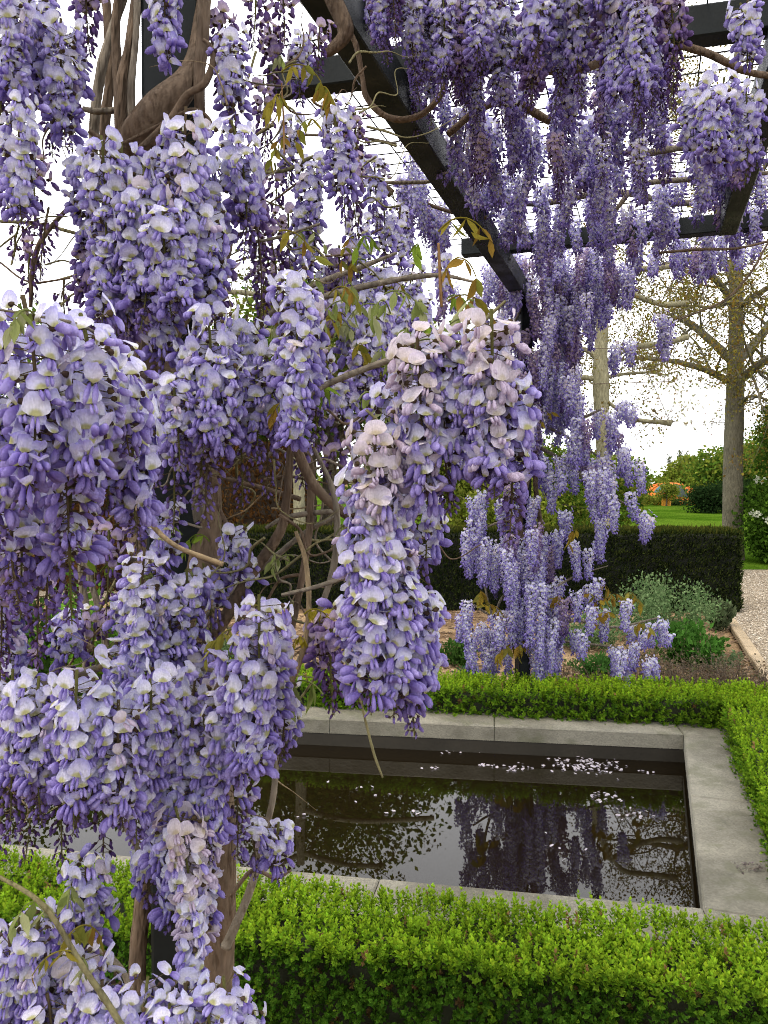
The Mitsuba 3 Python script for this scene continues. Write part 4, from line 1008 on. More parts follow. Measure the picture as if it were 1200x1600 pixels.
BR_ = [([(300, 570, 7), (356, 616, 8), (440, 660, 8), (489, 756, 8), (545, 808, 7), (570, 830, 5)], 1.08, WOOD), ([(458, 640, 5), (454, 700, 6), (447, 787, 7), (436, 833, 8), (387, 906, 9), (345, 976, 10), (312, 1030, 11)], 1.12, WOOD),
       ([(440, 665, 5), (482, 717, 6), (485, 787, 6), (482, 840, 6), (464, 945, 5), (450, 1010, 4)], 1.15, WOOD), ([(490, 700, 3), (518, 760, 4), (527, 815, 5), (520, 890, 5), (490, 980, 4.5), (455, 1060, 4), (440, 1110, 3)], 1.05, GREYW),
       ([(380, 640, 4), (440, 640, 4.5), (512, 600, 5), (621, 558, 5), (690, 540, 3)], 1.0, GREYW), ([(370, 520, 4), (430, 500, 5), (494, 468, 5), (590, 443, 5), (680, 430, 3.5), (740, 440, 2)], 1.1, GREYW),
       ([(350, 540, 4), (400, 506, 4), (480, 450, 4.5), (568, 416, 4), (620, 395, 2)], 1.2, GREYW), ([(195, 770, 3), (217, 797, 4), (270, 850, 4), (349, 882, 4)], .9, YW),
       ([(-20, 1098, 6), (40, 1080, 6.5), (94, 1060, 6), (190, 1037, 6), (260, 1040, 5), (330, 1046, 5), (350, 1062, 5)], 1.05, GREYW), ([(132, 720, 5), (130, 815, 6), (128, 900, 6.5), (137, 980, 6), (133, 1060, 6)], 1.35, GREYW),
       ([(135, 830, 4), (140, 900, 5), (160, 970, 5.5), (175, 1070, 5.5), (190, 1130, 5)], 1.25, GREYW), ([(118, 848, 3.5), (150, 872, 4.5), (180, 880, 5), (212, 872, 5)], 1.15, GREYW),
       ([(160, 1220, 4), (188, 1275, 6), (210, 1310, 7), (226, 1345, 8)], 1.18, GREYW), ([(426, 1100, 4), (430, 1200, 5), (424, 1260, 5), (405, 1328, 6), (398, 1369, 6.5), (375, 1430, 7), (352, 1480, 8)], 1.2, GREYW),
       ([(430, 1090, 3.5), (410, 1150, 4), (368, 1211, 4.5), (345, 1250, 4)], 1.1, YW), ([(375, 1250, 3.5), (395, 1300, 4.5), (404, 1340, 5)], 1.18, GREYW),
       ([(360, 1400, 3), (395, 1360, 3.5), (430, 1372, 3), (455, 1360, 2)], 1.12, WOOD), ([(-15, 1362, 3), (67, 1414, 4), (127, 1507, 4.5), (160, 1555, 5), (195, 1610, 5)], .82, GW),
       ([(130, 1480, 3), (165, 1490, 4), (190, 1515, 5), (204, 1545, 5)], 1.1, GREYW), ([(430, 1030, 4), (420, 1100, 4), (404, 1160, 4)], 1.0, YW),
       ([(462, 830, 3), (478, 880, 4), (482, 960, 4), (470, 1030, 4), (455, 1070, 3)], 1.02, YW), ([(440, 930, 3), (490, 918, 3.5), (560, 896, 3.5), (620, 880, 2)], 1.0, GREYW),
       ([(320, 965, 4), (380, 910, 5), (430, 870, 5), (480, 830, 4), (540, 800, 3)], 1.18, GREYW), ([(415, 825, 3), (450, 808, 4), (520, 800, 4), (570, 815, 3)], 1.15, GREYW),
       ([(338, 785, 3), (365, 840, 4), (392, 885, 4)], 1.1, WOOD), ([(340, 745, 3), (400, 760, 4), (470, 780, 4)], 1.22, WOOD), ([(400, 1060, 3), (300, 1047, 4)], 1.1, WOOD),
       ([(100, 980, 4), (140, 1010, 5), (185, 1040, 5)], 1.2, WOOD), ([(60, 1090, 2.5), (150, 960, 2.5), (185, 900, 2.5)], 1.2, GW), ([(80, 1080, 2), (130, 1010, 2), (185, 955, 2)], 1.15, YW),
       ([(48, 480, 3), (50, 430, 4), (65, 375, 4), (115, 315, 3)], 1.25, WOOD), ([(-10, 345, 2.5), (60, 350, 3), (120, 365, 2.5)], 1.3, GW), ([(-10, 25, 2.5), (40, 26, 3), (90, 40, 2)], 1.1, WOOD), ([(0, 410, 1.5), (45, 440, 1.5), (110, 435, 1.5)], 1.3, WOOD),
       ([(415, 270, 2.5), (450, 265, 3), (490, 245, 3), (510, 255, 2)], 1.3, GW), ([(380, 380, 2), (430, 372, 2.5), (500, 350, 2)], 1.25, GREYW), ([(400, 80, 2), (380, 140, 2), (340, 190, 2)], 1.2, GW),
       ([(620, 590, 2), (700, 550, 3), (735, 520, 3.5), (790, 470, 2)], .85, GW), ([(572, 640, 2.5), (590, 660, 2.5), (586, 690, 2)], .78, GW), ([(690, 480, 2), (688, 440, 2.5), (685, 380, 2)], .9, (0.20, .11, .04)),
       ([(444, 240, 1.2), (443, 190, 1.5), (440, 130, 1)], 1.0, (0.20, .11, .04)), ([(560, 1080, 1.6), (572, 1130, 2), (585, 1180, 2.2), (598, 1215, 1.5)], .9, GW), ([(300, 640, 4), (240, 660, 4), (180, 640, 4), (100, 600, 3)], 1.0, GREYW),
       ([(300, 1500, 4), (250, 1560, 4.5), (190, 1600, 5)], 1.0, GREYW), ([(130, 560, 4), (100, 520, 4), (40, 490, 3)], .8, GW), ([(720, 545, 3), (690, 530, 3), (650, 525, 3), (620, 560, 3)], .82, GW),
       ([(180, 600, 3), (260, 604, 4), (300, 590, 5)], 1.1, YW), ([(205, 545, 2.5), (180, 440, 2.5), (180, 420, 2)], 1.1, YW)]
for j, (pts, dd, col) in enumerate(BR_):
    wood('branch', pts, dd, col, 8, .13, 30 + j)

rng = np.random.default_rng(77)
for j in range(105):            # thin tangled twigs
    x0, y0 = rng.uniform(-10, 540), rng.uniform(80, 1260)
    if x0 > 420 and y0 > 900: continue
    d0 = rng.uniform(1.02, 1.4); a = rng.uniform(-1.2, 1.2) + (math.pi if rng.uniform() < .5 else 0); L = rng.uniform(60, 190); q = []
    for t in np.linspace(0, 1, 5):
        q.append((x0 + math.cos(a) * L * t, y0 + math.sin(a) * L * t, (1.9 - 1.65 * t) * rng.uniform(.7, 1.2), .05 * (t - .5))); a += rng.normal(0, .3)
    wood('twig', q, d0, (WOOD, GREYW, GW, YW)[rng.integers(0, 4)], 5, .15, 200 + j)

for j in range(34):
    x0, y0 = rng.uniform(310, 560), rng.uniform(600, 1060); a = rng.uniform(-2.2, 2.2) + math.pi / 2; L = rng.uniform(70, 220); q = []
    for t in np.linspace(0, 1, 6):
        q.append((x0 + math.cos(a) * L * t, y0 + math.sin(a) * L * t, (2.6 - 1.6 * t) * rng.uniform(.8, 1.2), .06 * (t - .5))); a += rng.normal(0, .28)
    wood('twig', q, rng.uniform(1.02, 1.3), (WOOD, GREYW, GW, GREYW)[rng.integers(0, 4)], 5, .15, 400 + j)
wood('branch', [(-40, 478, 1.8, .02), (60, 494, 2.2, .05), (140, 515, 2.8, .1), (200, 565, 4, .30), (255, 610, 8, .62)], .55, GREYW, 8, .13, 91)

FG = [(20, -30, 20, 175, 1.0, .7, 0, 1), (95, 40, 97, 225, 1.05, .75, 0, 1.15), (60, -70, 70, 120, 1.15, .6, 0, 1), (30, 165, 30, 345, 1.0, .75, 0, .95), (135, -50, 140, 85, 1.1, .4, 2, .8), (110, 150, 118, 240, 1.15, 0, 2, .8),
      (268, -90, 264, 95, 1.05, .85, 0, 1), (360, 60, 370, 215, 1.15, .6, 0, 1), (345, 20, 340, 150, 1.3, .5, 2, 1), (400, -20, 395, 80, 1.35, .2, 2, 1), (440, -30, 445, 70, 1.4, .3, 2, .9), (420, 40, 425, 150, 1.5, .4, 2, .9),
      (75, 330, 70, 440, 1.2, 0, 2, .8), (35, 340, 22, 400, 1.1, 0, 2, .7), (10, 60, 5, 230, 1.1, .5, 2, 1), (75, 100, 78, 240, 1.2, .4, 2, 1), (55, 250, 60, 370, 1.2, .2, 2, .9),
      (160, 228, 158, 500, 1.0, .85, 0, 1.1), (225, 268, 222, 450, 1.0, .9, 0, 1.05), (290, 185, 292, 480, .98, .9, 0, 1.2), (255, 330, 258, 485, .95, .8, 0, .95), (365, 200, 378, 400, 1.05, .55, 0, 1), (385, 280, 402, 525, 1.1, .15, 2, .9),
      (338, 255, 350, 440, 1.1, .5, 0, 1), (420, 360, 430, 475, 1.3, .05, 2, 1), (100, 440, 105, 520, 1.2, 0, 2, .9), (135, 250, 140, 420, 1.06, .8, 0, 1), (190, 230, 192, 400, 1.02, .9, 0, .9), (200, 360, 196, 520, 1.03, .7, 0, 1), (320, 340, 318, 500, 1.0, .7, 0, 1), (145, 400, 150, 540, 1.08, .35, 2, 1), (230, 420, 228, 520, 1.0, .4, 0, .9),
      (40, 480, 42, 790, .55, .72, 0, 1.15), (130, 505, 130, 770, .58, .72, 0, 1.15), (0, 520, -5, 860, .6, .7, 0, 1.1), (90, 610, 98, 880, .6, .5, 0, 1), (185, 570, 205, 710, .7, .6, 0, .9), (30, 760, 38, 960, .75, .4, 0, 1.1), (110, 770, 105, 975, .7, .35, 0, .95),
      (205, 640, 212, 830, .75, .7, 0, 1), (0, 830, 0, 1060, .9, .4, 2, 1), (60, 900, 55, 1040, 1.0, .1, 2, 1), (150, 640, 160, 800, .72, .6, 0, 1), (60, 720, 64, 900, .8, .55, 0, 1), (85, 560, 80, 720, .64, .8, 0, 1.1), (10, 900, 18, 1110, 1.0, .6, 0, 1), (40, 1000, 40, 1120, 1.1, .1, 2, 1),
      (325, 490, 322, 705, .95, .75, 0, 1.2), (270, 590, 282, 730, .95, .6, 0, 1.1), (350, 560, 345, 720, .95, .7, 0, 1.1), (400, 580, 402, 725, 1.0, .6, 0, 1.05), (330, 680, 326, 820, 1.0, .1, 0, 1), (300, 540, 296, 690, 1.0, .75, 0, 1), (235, 600, 240, 760, 1.0, .5, 0, 1.05), (370, 640, 372, 790, 1.05, .08, 0, 1), (270, 690, 272, 830, 1.02, .15, 0, 1), (300, 640, 305, 790, 1.0, .3, 0, 1), (415, 640, 415, 770, 1.05, .1, 0, .9),
      (458, 432, 456, 690, .95, .88, 0, 1.05), (430, 540, 432, 690, 1.0, .7, 0, 1), (500, 560, 492, 700, 1.1, .4, 0, .85), (520, 690, 525, 790, 1.2, .1, 2, .75), (385, 500, 390, 640, 1.05, .75, 0, 1), (480, 470, 478, 640, 1.0, .7, 0, .95),
      (520, 165, 540, 350, 1.2, .6, 0, 1), (490, 250, 497, 400, 1.3, .55, 0, 1), (480, 330, 472, 470, 1.3, .5, 0, 1), (560, 340, 566, 480, 1.4, .5, 0, 1), (600, 420, 603, 540, 1.3, .5, 0, 1), (545, 470, 550, 600, 1.25, .6, 0, 1), (590, 480, 595, 600, 1.2, .6, 0, 1), (645, 420, 640, 520, 1.6, .6, 0, 1), (530, 590, 535, 720, 1.2, .4, 0, .95), (530, 390, 525, 500, 1.35, .5, 2, 1), (570, 540, 575, 650, 1.2, .5, 0, 1), (500, 480, 505, 570, 1.3, .3, 2, 1), (450, 330, 455, 440, 1.4, .15, 2, 1), (410, 420, 412, 520, 1.4, .1, 2, 1), (545, 250, 560, 370, 1.3, .3, 2, .9), (620, 480, 622, 580, 1.4, .6, 0, 1), (470, 690, 474, 760, 1.15, .1, 0, .8),
      (652, 528, 668, 780, .78, .85, 1, 1.1), (692, 560, 703, 800, .8, .6, 0, 1.15), (768, 500, 775, 780, .75, .72, 1, 1.05), (745, 560, 750, 760, .78, .65, 0, 1), (795, 600, 793, 850, .78, .5, 0, .85), (620, 600, 628, 760, .84, .7, 0, 1), (585, 670, 592, 940, .78, .95, 1, 1.1), (570, 850, 580, 1115, .78, .72, 0, 1.1), (612, 860, 615, 1120, .8, .75, 0, 1.05), (555, 930, 560, 1100, .84, .7, 0, 1), (650, 935, 648, 1150, .82, .6, 0, .9), (652, 770, 662, 900, .9, .55, 0, 1), (645, 860, 665, 960, .95, .1, 0, .9), (520, 960, 522, 1115, 1.0, .35, 2, .95), (615, 740, 618, 920, .84, .85, 0, 1), (668, 940, 668, 1070, .86, .75, 0, .8), (500, 985, 505, 1080, 1.05, .5, 2, .9),
      (405, 945, 398, 1215, .9, .8, 0, 1.2), (370, 1010, 368, 1235, .92, .75, 0, 1), (432, 990, 428, 1140, .95, .7, 0, 1), (365, 830, 370, 905, 1.1, .7, 0, .85), (385, 1050, 380, 1200, .9, .8, 0, 1.1), (440, 1070, 436, 1190, 1.0, .5, 0, .9), (378, 880, 382, 960, 1.12, .3, 0, .9),
      (225, 870, 222, 1075, 1.0, .85, 0, 1.15), (292, 900, 292, 1085, 1.05, .4, 0, 1), (255, 920, 250, 1060, 1.02, .8, 0, 1), (320, 890, 318, 1060, 1.1, .2, 0, .9), (200, 930, 200, 1060, 1.05, .7, 0, 1),
      (185, 1105, 190, 1300, .85, .7, 0, 1.15), (120, 1060, 125, 1280, .85, .72, 0, 1.1), (60, 1070, 60, 1290, .9, .6, 0, 1.1), (20, 1060, 15, 1310, .95, .5, 0, 1.1), (90, 1200, 95, 1360, 1.0, .05, 2, 1), (160, 1230, 162, 1370, 1.0, .05, 2, 1), (40, 1180, 45, 1340, 1.05, .2, 2, 1.1), (110, 1150, 108, 1310, .95, .5, 0, 1), (150, 1080, 150, 1240, .86, .8, 0, 1), (5, 1150, 0, 1350, 1.0, .3, 2, 1), (215, 1150, 215, 1320, .9, .6, 0, 1),
      (265, 1050, 268, 1275, .95, .85, 0, 1.1), (320, 1130, 330, 1340, .95, .65, 0, 1.05), (350, 1080, 350, 1250, .95, .7, 0, 1.05), (290, 1160, 292, 1330, .97, .7, 0, 1), (235, 1070, 232, 1230, .9, .8, 0, 1.1), (370, 1180, 372, 1340, 1.0, .3, 0, 1), (245, 1220, 252, 1400, .98, .6, 0, 1), (305, 1060, 303, 1200, 1.0, .8, 0, 1), (435, 1290, 432, 1380, 1.05, .5, 0, .7), (395, 1290, 400, 1370, 1.05, .3, 0, .7),
      (278, 1275, 300, 1530, .9, 1.0, 1, 1.1), (318, 1300, 318, 1450, .95, .95, 1, 1), (262, 1290, 268, 1450, .96, .75, 0, .95),
      (135, 1345, 125, 1465, .95, .88, 0, 1.05), (60, 1440, 50, 1620, .85, .75, 0, 1.15), (15, 1470, 12, 1640, .85, .8, 0, 1.1), (105, 1500, 100, 1660, .88, .7, 0, 1.1), (160, 1540, 160, 1690, .85, .8, 0, 1.1), (230, 1535, 230, 1680, .85, .8, 0, 1.1), (290, 1545, 292, 1690, .85, .85, 0, 1.1), (350, 1535, 350, 1690, .85, .8, 0, 1.15), (155, 1395, 145, 1480, .98, .6, 0, .9), (40, 1520, 40, 1660, .9, .3, 2, 1), (195, 1560, 195, 1690, .85, .85, 0, 1.1), (110, 1400, 105, 1500, .97, .8, 0, 1), (75, 1560, 80, 1700, .84, .8, 0, 1.1), (180, 500, 182, 620, 1.1, .5, 2, 1), (215, 700, 218, 860, 1.05, .5, 0, 1), (170, 820, 172, 960, 1.12, .3, 2, 1), (255, 800, 258, 920, 1.05, .5, 0, 1), (190, 1010, 192, 1120, 1.0, .7, 0, 1), (150, 960, 150, 1080, 1.15, .2, 2, 1), (300, 1000, 302, 1120, 1.06, .4, 0, .9), (230, 1330, 232, 1420, 1.0, .5, 0, .9), (165, 540, 172, 690, .66, .7, 0, 1), (20, 800, 24, 960, .72, .3, 0, 1), (70, 820, 72, 980, .78, .3, 0, 1), (45, 0, 45, 160, 1.05, .75, 0, 1), (110, 60, 112, 200, 1.12, .5, 0, 1), (15, 220, 14, 340, 1.05, .6, 0, 1), (260, 230, 262, 400, 1.0, .9, 0, 1), (210, 320, 212, 480, 1.0, .8, 0, 1), (700, 530, 710, 700, .8, .8, 0, 1), (610, 700, 614, 860, .82, .9, 1, 1), (630, 960, 632, 1120, .84, .6, 0, .9), (745, 520, 750, 640, .8, .85, 1, .9), (420, 960, 416, 1100, .94, .8, 0, 1), (40, 1080, 38, 1240, .9, .7, 0, 1), (300, 1130, 304, 1280, .95, .7, 0, 1), (130, 1500, 128, 1620, .86, .8, 0, 1), (30, 1440, 28, 1560, .9, .8, 0, 1), (265, 1575, 262, 1700, .83, .85, 0, 1.1), (325, 1580, 322, 1700, .83, .85, 0, 1.1), (380, 1575, 378, 1680, .9, .8, 0, .9)]
FG += [(412, 130, 415, 250, 1.45, .3, 2, .9), (455, 190, 452, 300, 1.5, .4, 0, .9), (470, 60, 468, 160, 1.5, .5, 0, .9), (500, 40, 498, 120, 1.55, .3, 2, .9), (585, 250, 590, 360, 1.45, .5, 0, .9), (600, 330, 604, 420, 1.5, .5, 0, .9), (430, 260, 428, 350, 1.5, .2, 2, .9), (555, 180, 560, 260, 1.5, .3, 2, .8),
       (625, 330, 628, 430, 1.6, .6, 0, .9), (440, 400, 442, 500, 1.45, .3, 2, .9), (510, 420, 512, 520, 1.4, .5, 0, .9), (570, 440, 572, 540, 1.4, .5, 0, .9), (620, 520, 622, 600, 1.3, .5, 0, .9), (400, 330, 402, 430, 1.4, .2, 2, .9), (690, 400, 692, 470, 1.9, .7, 0, .9), (655, 470, 657, 550, 1.5, .6, 0, .9), (340, 420, 342, 520, 1.2, .4, 2, .9), (50, 380, 52, 470, 1.25, .1, 2, .8)]
FG += [(572, 740, 576, 950, .8, .9, 0, 1), (608, 780, 610, 980, .8, .85, 0, .95), (560, 840, 562, 1000, .82, .8, 1, .9), (250, 470, 252, 590, 1.02, .5, 0, .9), (110, 960, 112, 1090, 1.1, .4, 0, .9)]
FG = [(*q[:4], q[4] * 1.12, *q[5:]) if q[4] < .7 else q for q in FG]
for j in range(40):
    x0, y0 = rng.uniform(370, 640), rng.uniform(90, 520); a = rng.uniform(-1, 1) + (math.pi if rng.uniform() < .5 else 0); L = rng.uniform(60, 170); q = []
    for t in np.linspace(0, 1, 6):
        q.append((x0 + math.cos(a) * L * t, y0 + math.sin(a) * L * t, (1.9 - 1.65 * t) * rng.uniform(.8, 1.2), .06 * (t - .5))); a += rng.normal(0, .28)
    wood('twig', q, rng.uniform(1.2, 1.5), (WOOD, GREYW, GW, GW)[rng.integers(0, 4)], 5, .15, 500 + j)
store = []
hang(vine, FG, 201, lambda d: 0 if d < 1.35 else 1, store)
finish_singles(store)
rng = np.random.default_rng(211)
BZ = [(.26, .22, .035), (.24, .15, .03), (.18, .19, .035)]; PG = [(.24, .28, .10), (.20, .25, .07), (.30, .32, .16)]
for x, y, d, L, c in (*[(float(rng.uniform(400, 700)), float(rng.uniform(360, 640)), float(rng.uniform(.95, 1.3)), .042, (PG, BZ, [(.16, .24, .03)])[q % 3]) for q in range(34)], *[(float(rng.uniform(100, 420)), float(rng.uniform(820, 1080)), 1.15, .04, ([(.16, .24, .03)], PG)[q % 2]) for q in range(16)], (440, 112, 1.0, .045, BZ), (445, 165, 1.0, .05, BZ), (450, 215, 1.0, .035, BZ), (493, 150, 1.05, .045, BZ), (497, 195, 1.05, .045, BZ), (685, 362, .9, .055, BZ), (690, 440, .9, .05, BZ), (700, 470, .9, .05, BZ), (552, 372, 1.1, .04, BZ), (560, 400, 1.1, .04, BZ),
                      (610, 490, .95, .05, PG), (740, 470, .85, .055, PG), (735, 500, .85, .05, PG), (560, 625, .85, .05, PG), (600, 630, .85, .045, PG), (640, 540, .85, .045, PG), (500, 440, 1.1, .04, PG), (600, 460, 1.0, .045, PG), (430, 875, 1.0, .035, PG), (385, 960, 1.0, .06, [(.28, .26, .05)]), (375, 985, 1.0, .05, [(.28, .26, .05)]), (105, 1420, .85, .05, PG), (80, 1440, .85, .05, PG), (95, 1480, .82, .05, BZ), (120, 1490, .82, .04, BZ), (140, 1530, .82, .04, PG), (475, 960, 1.0, .03, [(.32, .27, .03)]), (480, 1010, 1.0, .025, [(.32, .27, .03)]), (505, 1085, .95, .06, PG), (560, 820, 1.0, .03, PG), (60, 500, .6, .03, PG), (570, 700, .8, .03, PG), (690, 540, .8, .035, PG), (460, 870, 1.1, .03, PG), (430, 100, 1.2, .03, PG), (165, 310, 1.0, .02, BZ)):
    leaf_spray(vine, rng, at(x, y, d), L, c, int(rng.integers(5, 10)), rng.uniform(.8, 1.1))

# ---- the plant overhead, on the pergola
vine2 = thing('wisteria_vine', 'wisteria spread over the pergola roof, its purple clusters hanging from the beams and mesh', 'wisteria')
rng = np.random.default_rng(221); OV = []
def over(px0, px1, py0, py1, d0, d1, n, L0, L1, op0, op1, deep):
    """Clusters hanging around a region of the roof."""
    for _ in range(n):
        d = rng.uniform(d0, d1); P = at(rng.uniform(px0, px1), rng.uniform(py0, py1), d)
        P[2] = np.clip(P[2], 2.0, 2.85); L = rng.uniform(L0, L1)
        OV.append(((P, P + [rng.normal(0, .02), rng.normal(0, .02), -L]), (rng.uniform(op0, op1), 2 if rng.uniform() < deep else 0, rng.uniform(1.0, 1.4))))
over(600, 1040, -140, 40, 1.45, 2.1, 62, .13, .24, .3, .85, .1)
over(560, 720, -90, 30, 1.7, 2.3, 14, .12, .2, .4, .8, .2)
over(620, 1050, -60, 80, 2.2, 2.8, 40, .13, .24, .3, .85, .2)
over(690, 1050, 140, 230, 2.5, 3.2, 34, .12, .22, .3, .8, .15)
over(1060, 1210, 150, 250, 2.6, 3.6, 24, .12, .2, .4, .8, .1)
over(610, 760, 190, 290, 3.2, 4.0, 14, .16, .26, .5, .9, .15)
over(780, 1190, 230, 330, 3.4, 4.2, 52, .12, .24, .5, .9, .15)
over(730, 1000, 200, 300, 2.9, 3.6, 26, .12, .22, .5, .9, .15)
over(930, 1200, 335, 370, 4.1, 4.6, 9, .12, .2, .4, .8, .2)
for s in ((1090, 128, 1092, 235, 1.3, .85, 0, 1.15), (1130, 130, 1132, 270, 1.3, .75, 0, 1.15), (1165, 140, 1165, 285, 1.32, .6, 0, 1), (1110, 150, 1112, 240, 1.25, .9, 0, 1.1), (1158, 10, 1165, 105, 1.35, .8, 0, .9), (960, -30, 965, 150, 1.45, .85, 0, 1.15), (990, -20, 990, 190, 1.4, .6, 0, 1), (1040, -40, 1045, 170, 1.45, .35, 2, 1), (1000, 60, 1005, 210, 1.5, .5, 0, 1), (820, 60, 822, 180, 1.7, .6, 0, 1), (640, 240, 645, 350, 3.3, .7, 0, 1.1), (660, 270, 668, 400, 3.4, .6, 0, 1.1)):
    OV.append(s)
hang(vine2, OV, 222, lambda d: 0 if d < 1.95 else 1 if d < 2.9 else 2)
for pts, dd, col, lab in (([(640, -60, 7), (692, 0, 8), (756, 56, 8), (794, 88, 8), (850, 108, 8), (905, 108, 7), (960, 90, 6)], 1.75, WOOD, 'bare brown stem arching below the roof'),
                          ([(500, -60, 13), (522, 0, 14), (540, 48, 12), (520, 76, 9), (505, 82, 7)], 1.78, WOOD, 'thick stem wrapped round the diagonal beam'), ([(535, 30, 5), (556, 70, 4), (566, 120, 4), (572, 150, 4.5), (595, 177, 5), (625, 187, 5), (660, 178, 5), (688, 150, 4.5), (698, 128, 4)], 1.85, WOOD, 'looping stem hanging under the beam'),
                          ([(505, 160, 5), (530, 200, 5), (561, 240, 8), (580, 275, 8), (612, 303, 7)], 2.3, WOOD, None), ([(585, 55, 8), (610, 48, 9), (640, 30, 8), (680, 28, 8)], 2.0, WOOD, None), ([(580, 15, 4), (625, 50, 5), (660, 100, 4), (690, 125, 3)], 1.9, GREYW, None),
                          ([(700, 210, 5), (750, 170, 6), (800, 160, 7), (860, 190, 6)], 2.6, WOOD, None), ([(940, 235, 4), (1000, 240, 5), (1080, 230, 5), (1150, 240, 4)], 2.9, GREYW, None), ([(760, 310, 4), (840, 318, 5), (960, 300, 5), (1060, 318, 5), (1140, 300, 4)], 3.6, GREYW, None), ([(1060, 70, 5), (1110, 85, 6), (1160, 110, 5), (1210, 120, 5)], 1.6, WOOD, None),
                          ([(960, 330, 3), (1000, 290, 4), (1080, 280, 4), (1200, 270, 3)], 3.3, GREYW, None), ([(880, -20, 6), (930, 60, 5), (1000, 90, 4), (1060, 100, 3)], 1.8, GREYW, None), ([(620, 300, 3), (700, 330, 3), (760, 340, 3)], 3.5, WOOD, None), ([(1030, 395, 2), (1090, 390, 2.4), (1150, 388, 2), (1210, 375, 2)], 3.4, WOOD, None), ([(1060, 500, 1.2), (1130, 470, 1.6), (1170, 430, 1.8), (1200, 380, 1.6)], 3.2, WOOD, None),
                          ([(500, 275, 2), (600, 285, 3), (700, 280, 3), (760, 250, 3)], 3.0, GREYW, None), ([(470, 210, 2), (560, 215, 2.5), (620, 225, 2)], 2.7, GREYW, None)):
    wood('stem', pts, dd, col, 8, .12, 77, lab, vine2)

# ---- the plant on the far post
vine3 = thing('wisteria_vine', 'wisteria cloaking the far post beyond the pond in dense purple clusters', 'wisteria')
rng = np.random.default_rng(231); FV = []
def cluster(x, y0, y1, d=None, op=None, tone=0, fat=1.65):
    FV.append((x, y0, x + rng.normal(0, 4), y1, d or rng.uniform(4.55, 5.0), op or rng.uniform(.7, .95), tone, fat))
def fill(x0, x1, y0, y1, n, l0=55, l1=85, deep=.3, d0=4.6, d1=5.2):
    for _ in range(n):
        y = rng.uniform(y0, y1); cluster(rng.uniform(x0, x1), y, y + rng.uniform(l0, l1), rng.uniform(d0, d1), rng.uniform(.6, .95), 2 if rng.uniform() < deep else 0, rng.uniform(1.5, 2.0))
fill(850, 945, 385, 470, 26, deep=.35); fill(850, 900, 450, 510, 10, deep=.35); fill(775, 850, 400, 520, 14, 40, 60, deep=.4); fill(840, 900, 470, 580, 26, deep=.4); fill(780, 890, 560, 640, 18, deep=.4); fill(690, 790, 410, 460, 8, 40, 70, .2)
fill(870, 915, 600, 700, 10, 40, 65, .1); fill(950, 990, 620, 690, 6, 30, 45, .1); fill(920, 1000, 690, 750, 10, 40, 55, .1); fill(870, 950, 760, 850, 5, 40, 60, .1); fill(720, 800, 800, 880, 10, 50, 80, .1); fill(850, 960, 690, 760, 10, 45, 70, .1); fill(900, 960, 640, 660, 4, 30, 50, .1); fill(725, 800, 690, 800, 7, 50, 75, .1)
fill(960, 1000, 520, 560, 3, 30, 40, 0); fill(760, 985, 375, 450, 34, 45, 75, .25); fill(770, 900, 450, 620, 26, 45, 75, .35); fill(790, 850, 600, 860, 26, 40, 70, .35); fill(860, 905, 560, 640, 7, 40, 60, .2); fill(800, 870, 850, 930, 10, 50, 80, .2); fill(700, 800, 640, 720, 7, 40, 60, .2); fill(760, 900, 930, 1000, 10, 50, 70, .15)
for q in ((738, 838, 905), (760, 842, 915), (775, 855, 925), (788, 870, 950), (800, 880, 990), (815, 860, 930), (830, 830, 890), (848, 835, 895), (872, 830, 885), (895, 845, 905), (920, 860, 905), (935, 850, 880), (955, 775, 830), (1005, 800, 850), (985, 770, 815), (1015, 810, 842), (940, 830, 870), (790, 860, 940),
          (830, 915, 1020), (845, 915, 1030), (860, 920, 1010), (820, 935, 1000), (875, 905, 980), (842, 980, 1075), (828, 1005, 1072), (865, 970, 1050), (850, 1010, 1078), (730, 940, 1010), (722, 960, 1000), (738, 985, 1050), (735, 1000, 1048), (752, 975, 1030), (770, 960, 1010), (785, 955, 1005), (765, 1010, 1072), (775, 1015, 1070), (785, 1010, 1050), (800, 960, 1010),
          (900, 925, 970), (920, 915, 960), (935, 905, 945), (925, 950, 990), (945, 955, 1000), (900, 985, 1025), (910, 990, 1028), (980, 940, 985), (990, 975, 1005), (965, 1015, 1070), (980, 1015, 1072), (960, 1012, 1068), (995, 1005, 1050), (972, 1020, 1074), (1018, 975, 1010), (1035, 970, 1008), (1005, 985, 1015), (1045, 990, 1012), (1018, 1030, 1060), (1012, 1032, 1062)):
    cluster(*q)
for q in ((1110, 380, 430), (1095, 410, 440), (1155, 390, 420), (1030, 490, 540), (1045, 500, 550), (1040, 520, 560)): cluster(*q, d=4.4)
hang(vine3, FV, 232, 2, dens=520)
